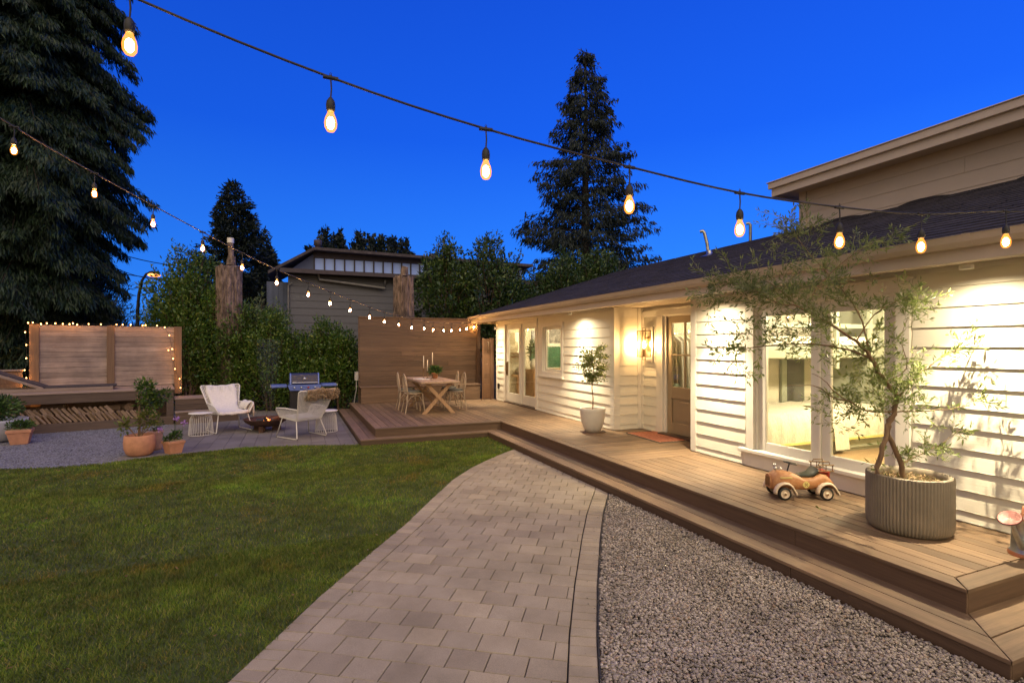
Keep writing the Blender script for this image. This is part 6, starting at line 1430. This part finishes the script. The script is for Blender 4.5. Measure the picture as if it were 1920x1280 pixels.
# fallen leaves
for (x, y) in ((.35, 3.9), (4.6, 3.45), (-.6, 4.6), (-1.2, 5.3)):
    z = Z if x > 4 else .03; o = quads_obj('fallen_leaf', leaves(np.array([[0, 0, .006], [.04, .03, .006]]), np.array([[1, .3, .1], [.2, 1, .1]]), .05, .02), M['leaf_lemon']); o.location = (x, y, z); tag(o, {.35: 'small pale leaf on the lawn beside the path', 4.6: 'pale leaves on the deck in front of the toy car', -.6: 'pale leaf lying in mid lawn', -1.2: 'pale leaf farther out in the lawn'}[x], 'leaf')

# ------------------------------------------------------------------ inside the rooms
bd = empty('bunk_bed', (7.2, 5.1, .30), 0, 'sage green bunk bed with white quilt behind the big window', 'bed')
q = MB(); q.box(-1.58, .95, .02, .86, .0, .36); q.box(-1.58, .95, -.01, .018, .05, .30); q.box(-1.58, .95, -.03, .02, 1.36, 1.52); q.box(-1.58, .95, .02, .86, 1.34, 1.40)
for x in (-.1, .62): q.box(x, x+.06, -.045, .0, 1.2, 2.1)
q.box(.95, 1.0, -.03, .86, 0, 2.1); q.box(-1.58, .95, -.035, -.005, 1.78, 1.84); q.build('frame', M['sage'], bd, bevel=.004)
q = MB(); vs = []; n = 60
for i, (y, z) in enumerate(((-.055, .20), (-.07, .32), (-.065, .46), (-.03, .58), (.06, .63), (.3, .645), (.8, .65))):
    for k in range(n+1): x = -1.58+2.48*k/n; vs.append((x, y+(.010*math.sin(k*1.1)+.008*math.sin(k*2.3+i) if i < 4 else 0), z+.008*math.sin(k*.7+i)))
q.add(vs, [(i*(n+1)+k, i*(n+1)+k+1, (i+1)*(n+1)+k+1, (i+1)*(n+1)+k) for i in range(6) for k in range(n)], True); q.build('quilt', M['quilt'], bd)
q = MB(); q.box(-1.58, .9, -.075, -.055, .185, .215); q.build('quilt_trim', M['yellow'], bd)
q = MB(); q.box(-1.55, .9, -.0, .8, 1.52, 1.66); q.build('upper_mattress', M['quilt'], bd, bevel=.05, seg=3)
q = MB(); q.box(-1.5, -1.0, .45, .8, .66, .74); q.build('pillow', M['quilt'], bd)
q = MB(); vs = []
for i, (y, z) in enumerate(((.3, .67), (0, .66), (-.08, .58), (-.10, .35), (-.10, .06))):
    for k in range(9): vs.append((-.35+.035*k+(.04*i if i > 2 else 0), y-.012*math.sin(k*1.9), z))
q.add(vs, [(i*9+k, i*9+k+1, (i+1)*9+k+1, (i+1)*9+k) for i in range(4) for k in range(8)], True); q.build('fringed_throw', M['quilt'], bd)
def picture(name, x, y, z, w, h, plane, mat, lb, fm='sage', fw=.03):
    r = empty(name, (x, y, z), 0, lb, 'picture'); q = MB(); f = MB()
    if plane == 'y': q.box(-w/2, w/2, -.02, -.012, -h/2, h/2); f.box(-w/2-fw, w/2+fw, -.012, 0, -h/2-fw, h/2+fw)
    q.build('print', mat, r); f.build('frame', M[fm], r)
picture('framed_picture', 8.35, 6.0, 1.30, .52, .34, 'y', M['pic_orange'], 'orange printed picture on the wall above the bed foot', 'black', .02)
q = MB(); sv = empty('wall_niche', (7.35, 6.0, 1.28), 0, 'sage framed dark niche on the herringbone wall', 'niche'); q.box(-.25, .25, -.05, 0, -.42, .42); q.build('frame', M['sage'], sv); q = MB(); q.box(-.14, .22, -.06, -.051, -.34, .36); q.build('recess', plain('niche_grey', (.10, .10, .09), .6), sv)
bk_ = empty('bookcase', (8.75, 4.6, .3), 0, 'sage bookcase with coloured books beyond the bed', 'bookcase'); q = MB(); q.box(-.2, .2, -.45, -.42, 0, 1.5); q.box(-.2, .2, .42, .45, 0, 1.5)
for zz in (0, .35, .7, 1.05, 1.47): q.box(-.2, .2, -.42, .42, zz, zz+.03)
q.box(.17, .2, -.42, .42, 0, 1.5); q.build('shelf', M['sage'], bk_)
cols_ = [(.45, .08, .05), (.08, .15, .30), (.6, .5, .2), (.1, .25, .15), (.55, .5, .42), (.2, .1, .2)]
for j, cl in enumerate(cols_):
    q = MB()
    for zz in (.03, .38, .73):
        for k_ in range(3): y = -.40+((k_*6+j)*.043); q.box(-.19, .05, y, y+.034, zz, zz+.2+.05*((k_+j) % 3))
    q.build('books', plain('book_cloth', cl, .6), bk_)
# entry hall: clothes on a rail
cr_ = empty('clothes_rail', (6.85, 7.70, .3), R(90), 'rail of pale clothes seen through the front door panes', 'clothes rail')
q = MB(); q.tube([(0, -.62, 1.75), (0, .60, 1.75)], .015, 8); q.tube([(0, -.61, 0), (0, -.61, 1.75)], .015, 8); q.tube([(0, .59, 0), (0, .59, 1.75)], .015, 8); q.build('rail', M['steel'], cr_)
for k_ in range(9):
    y = -.55+k_*.135; ln = rnd.uniform(.55, 1.0); q = MB(); q.extr([(-.20, 1.60), (-.03, 1.70), (.03, 1.70), (.20, 1.60), (.24, 1.62-ln), (.08, 1.60-ln), (-.1, 1.63-ln), (-.24, 1.6-ln)], lambda p, r0, t: (p, t, r0), y-.02, y+.025)
    q.build('garment', [M['paper'], M['fabric'], M['fleece'], M['conduit'], M['paper'], M['quilt']][k_ % 6], cr_, bevel=.01)
cb_ = empty('low_cabinet', (6.95, 7.62, .3), R(90), 'pale green cabinet under the clothes rail in the hall', 'cabinet'); q = MB(); q.box(-.1, .3, -.7, .7, 0, .85); q.build('carcass', plain('mint_paint', (.45, .55, .47), .5), cb_, bevel=.005); q = MB()
for k_ in range(3): q.box(-.115, -.101, -.68+k_*.46, -.24+k_*.46, .04, .82)
q.build('door', plain('mint_paint_door', (.42, .52, .44), .5), cb_, bevel=.003)
# far room end wall
EYW = 14.045
picture('framed_picture', 6.62, EYW, 2.05, .20, .40, 'y', M['pic_grey'], 'small grey framed print high behind the right glass door', 'black')
picture('framed_picture', 6.60, EYW, 1.60, .26, .36, 'y', M['pic_green'], 'green framed print behind the vase plant', 'black')
picture('framed_picture', 7.25, EYW, 1.50, .50, .62, 'y', M['pic_green'], 'large green picture seen through the small window', 'paper')
picture('framed_picture', 7.28, EYW, 2.14, .40, .45, 'y', M['pic_grey'], 'dark shaped picture above the green one in the small window', 'paper')
sh = empty('wall_shelf', (6.02, 13.9, 0), 0, 'narrow console with lamp and ornaments behind the left glass door', 'shelf')
q = MB(); q.box(-.18, .2, -.1, .12, 1.60, 1.63); q.box(-.18, .2, -.1, .12, 1.50, 1.52); q.box(-.18, .2, -.1, .12, .95, .99); q.box(-.05, .02, -.05, .05, .3, .95); q.build('shelf', M['oak'], sh)
q = MB(); q.lathe([(.08, 1.95), (.11, 2.22)], (0, 0, 0), 16); q.lathe([(.0001, 1.63), (.05, 1.64), (.015, 1.7), (.012, 1.95)], (0, 0, 0), 12); q.build('lamp', M['lampshade'], sh)
q = MB(); q.ball((.0, 0, 1.10), .10, 12, 8, (1, 1, 1.1)); q.build('ornament', M['ribbed'], sh)
dc = empty('chest_of_drawers', (6.62, 13.7, .3), 0, 'oak chest of drawers behind the right glass door', 'chest'); q = MB(); q.box(-.35, .6, -.25, .3, 0, .86); q.build('carcass', M['oak'], dc, bevel=.006); q = MB()
for k_ in range(3): q.box(-.33, .58, -.268, -.251, .03+k_*.28, .28+k_*.28)
q.build('drawer', M['oak'], dc, bevel=.004)
vs_ = empty('vase_plant', (6.35, 13.6, 1.165), 0, 'pale vase with leafy branches on the oak chest', 'vase'); q = MB(); q.lathe([(.0001, 0), (.06, 0), (.10, .10), (.09, .2), (.04, .27), (.045, .30)], (0, 0, 0), 20); q.build('vase', M['whitepot'], vs_); puff(260, (.0, 0, .55), (.18, .15, .28), .09, .035, .5, mat=M['leaf_lush'], parent=vs_, shell=.2)

# thin smoke rising from the fire bowl
q = MB(); q.lathe([(.0001, .28), (.10, .30), (.14, .7), (.20, 1.2), (.27, 1.7), (.25, 1.95), (.0001, 2.0)], (0, 0, 0), 16); sm_ = q.build('smoke', M['black']); sm_.location = fb.location+Vector((.05, .1, 0)); tag(sm_, 'thin blue smoke rising from the fire bowl', 'smoke', kind='stuff')
m = bpy.data.materials.new('thin_smoke'); m.use_nodes = True; n, l = m.node_tree.nodes, m.node_tree.links; n.remove(n['Principled BSDF']); v = n.new('ShaderNodeVolumePrincipled'); v.inputs['Color'].default_value = (.72, .80, .95, 1); v.inputs['Density'].default_value = .09; l.new(v.outputs[0], n['Material Output'].inputs['Volume']); sm_.data.materials[0] = m
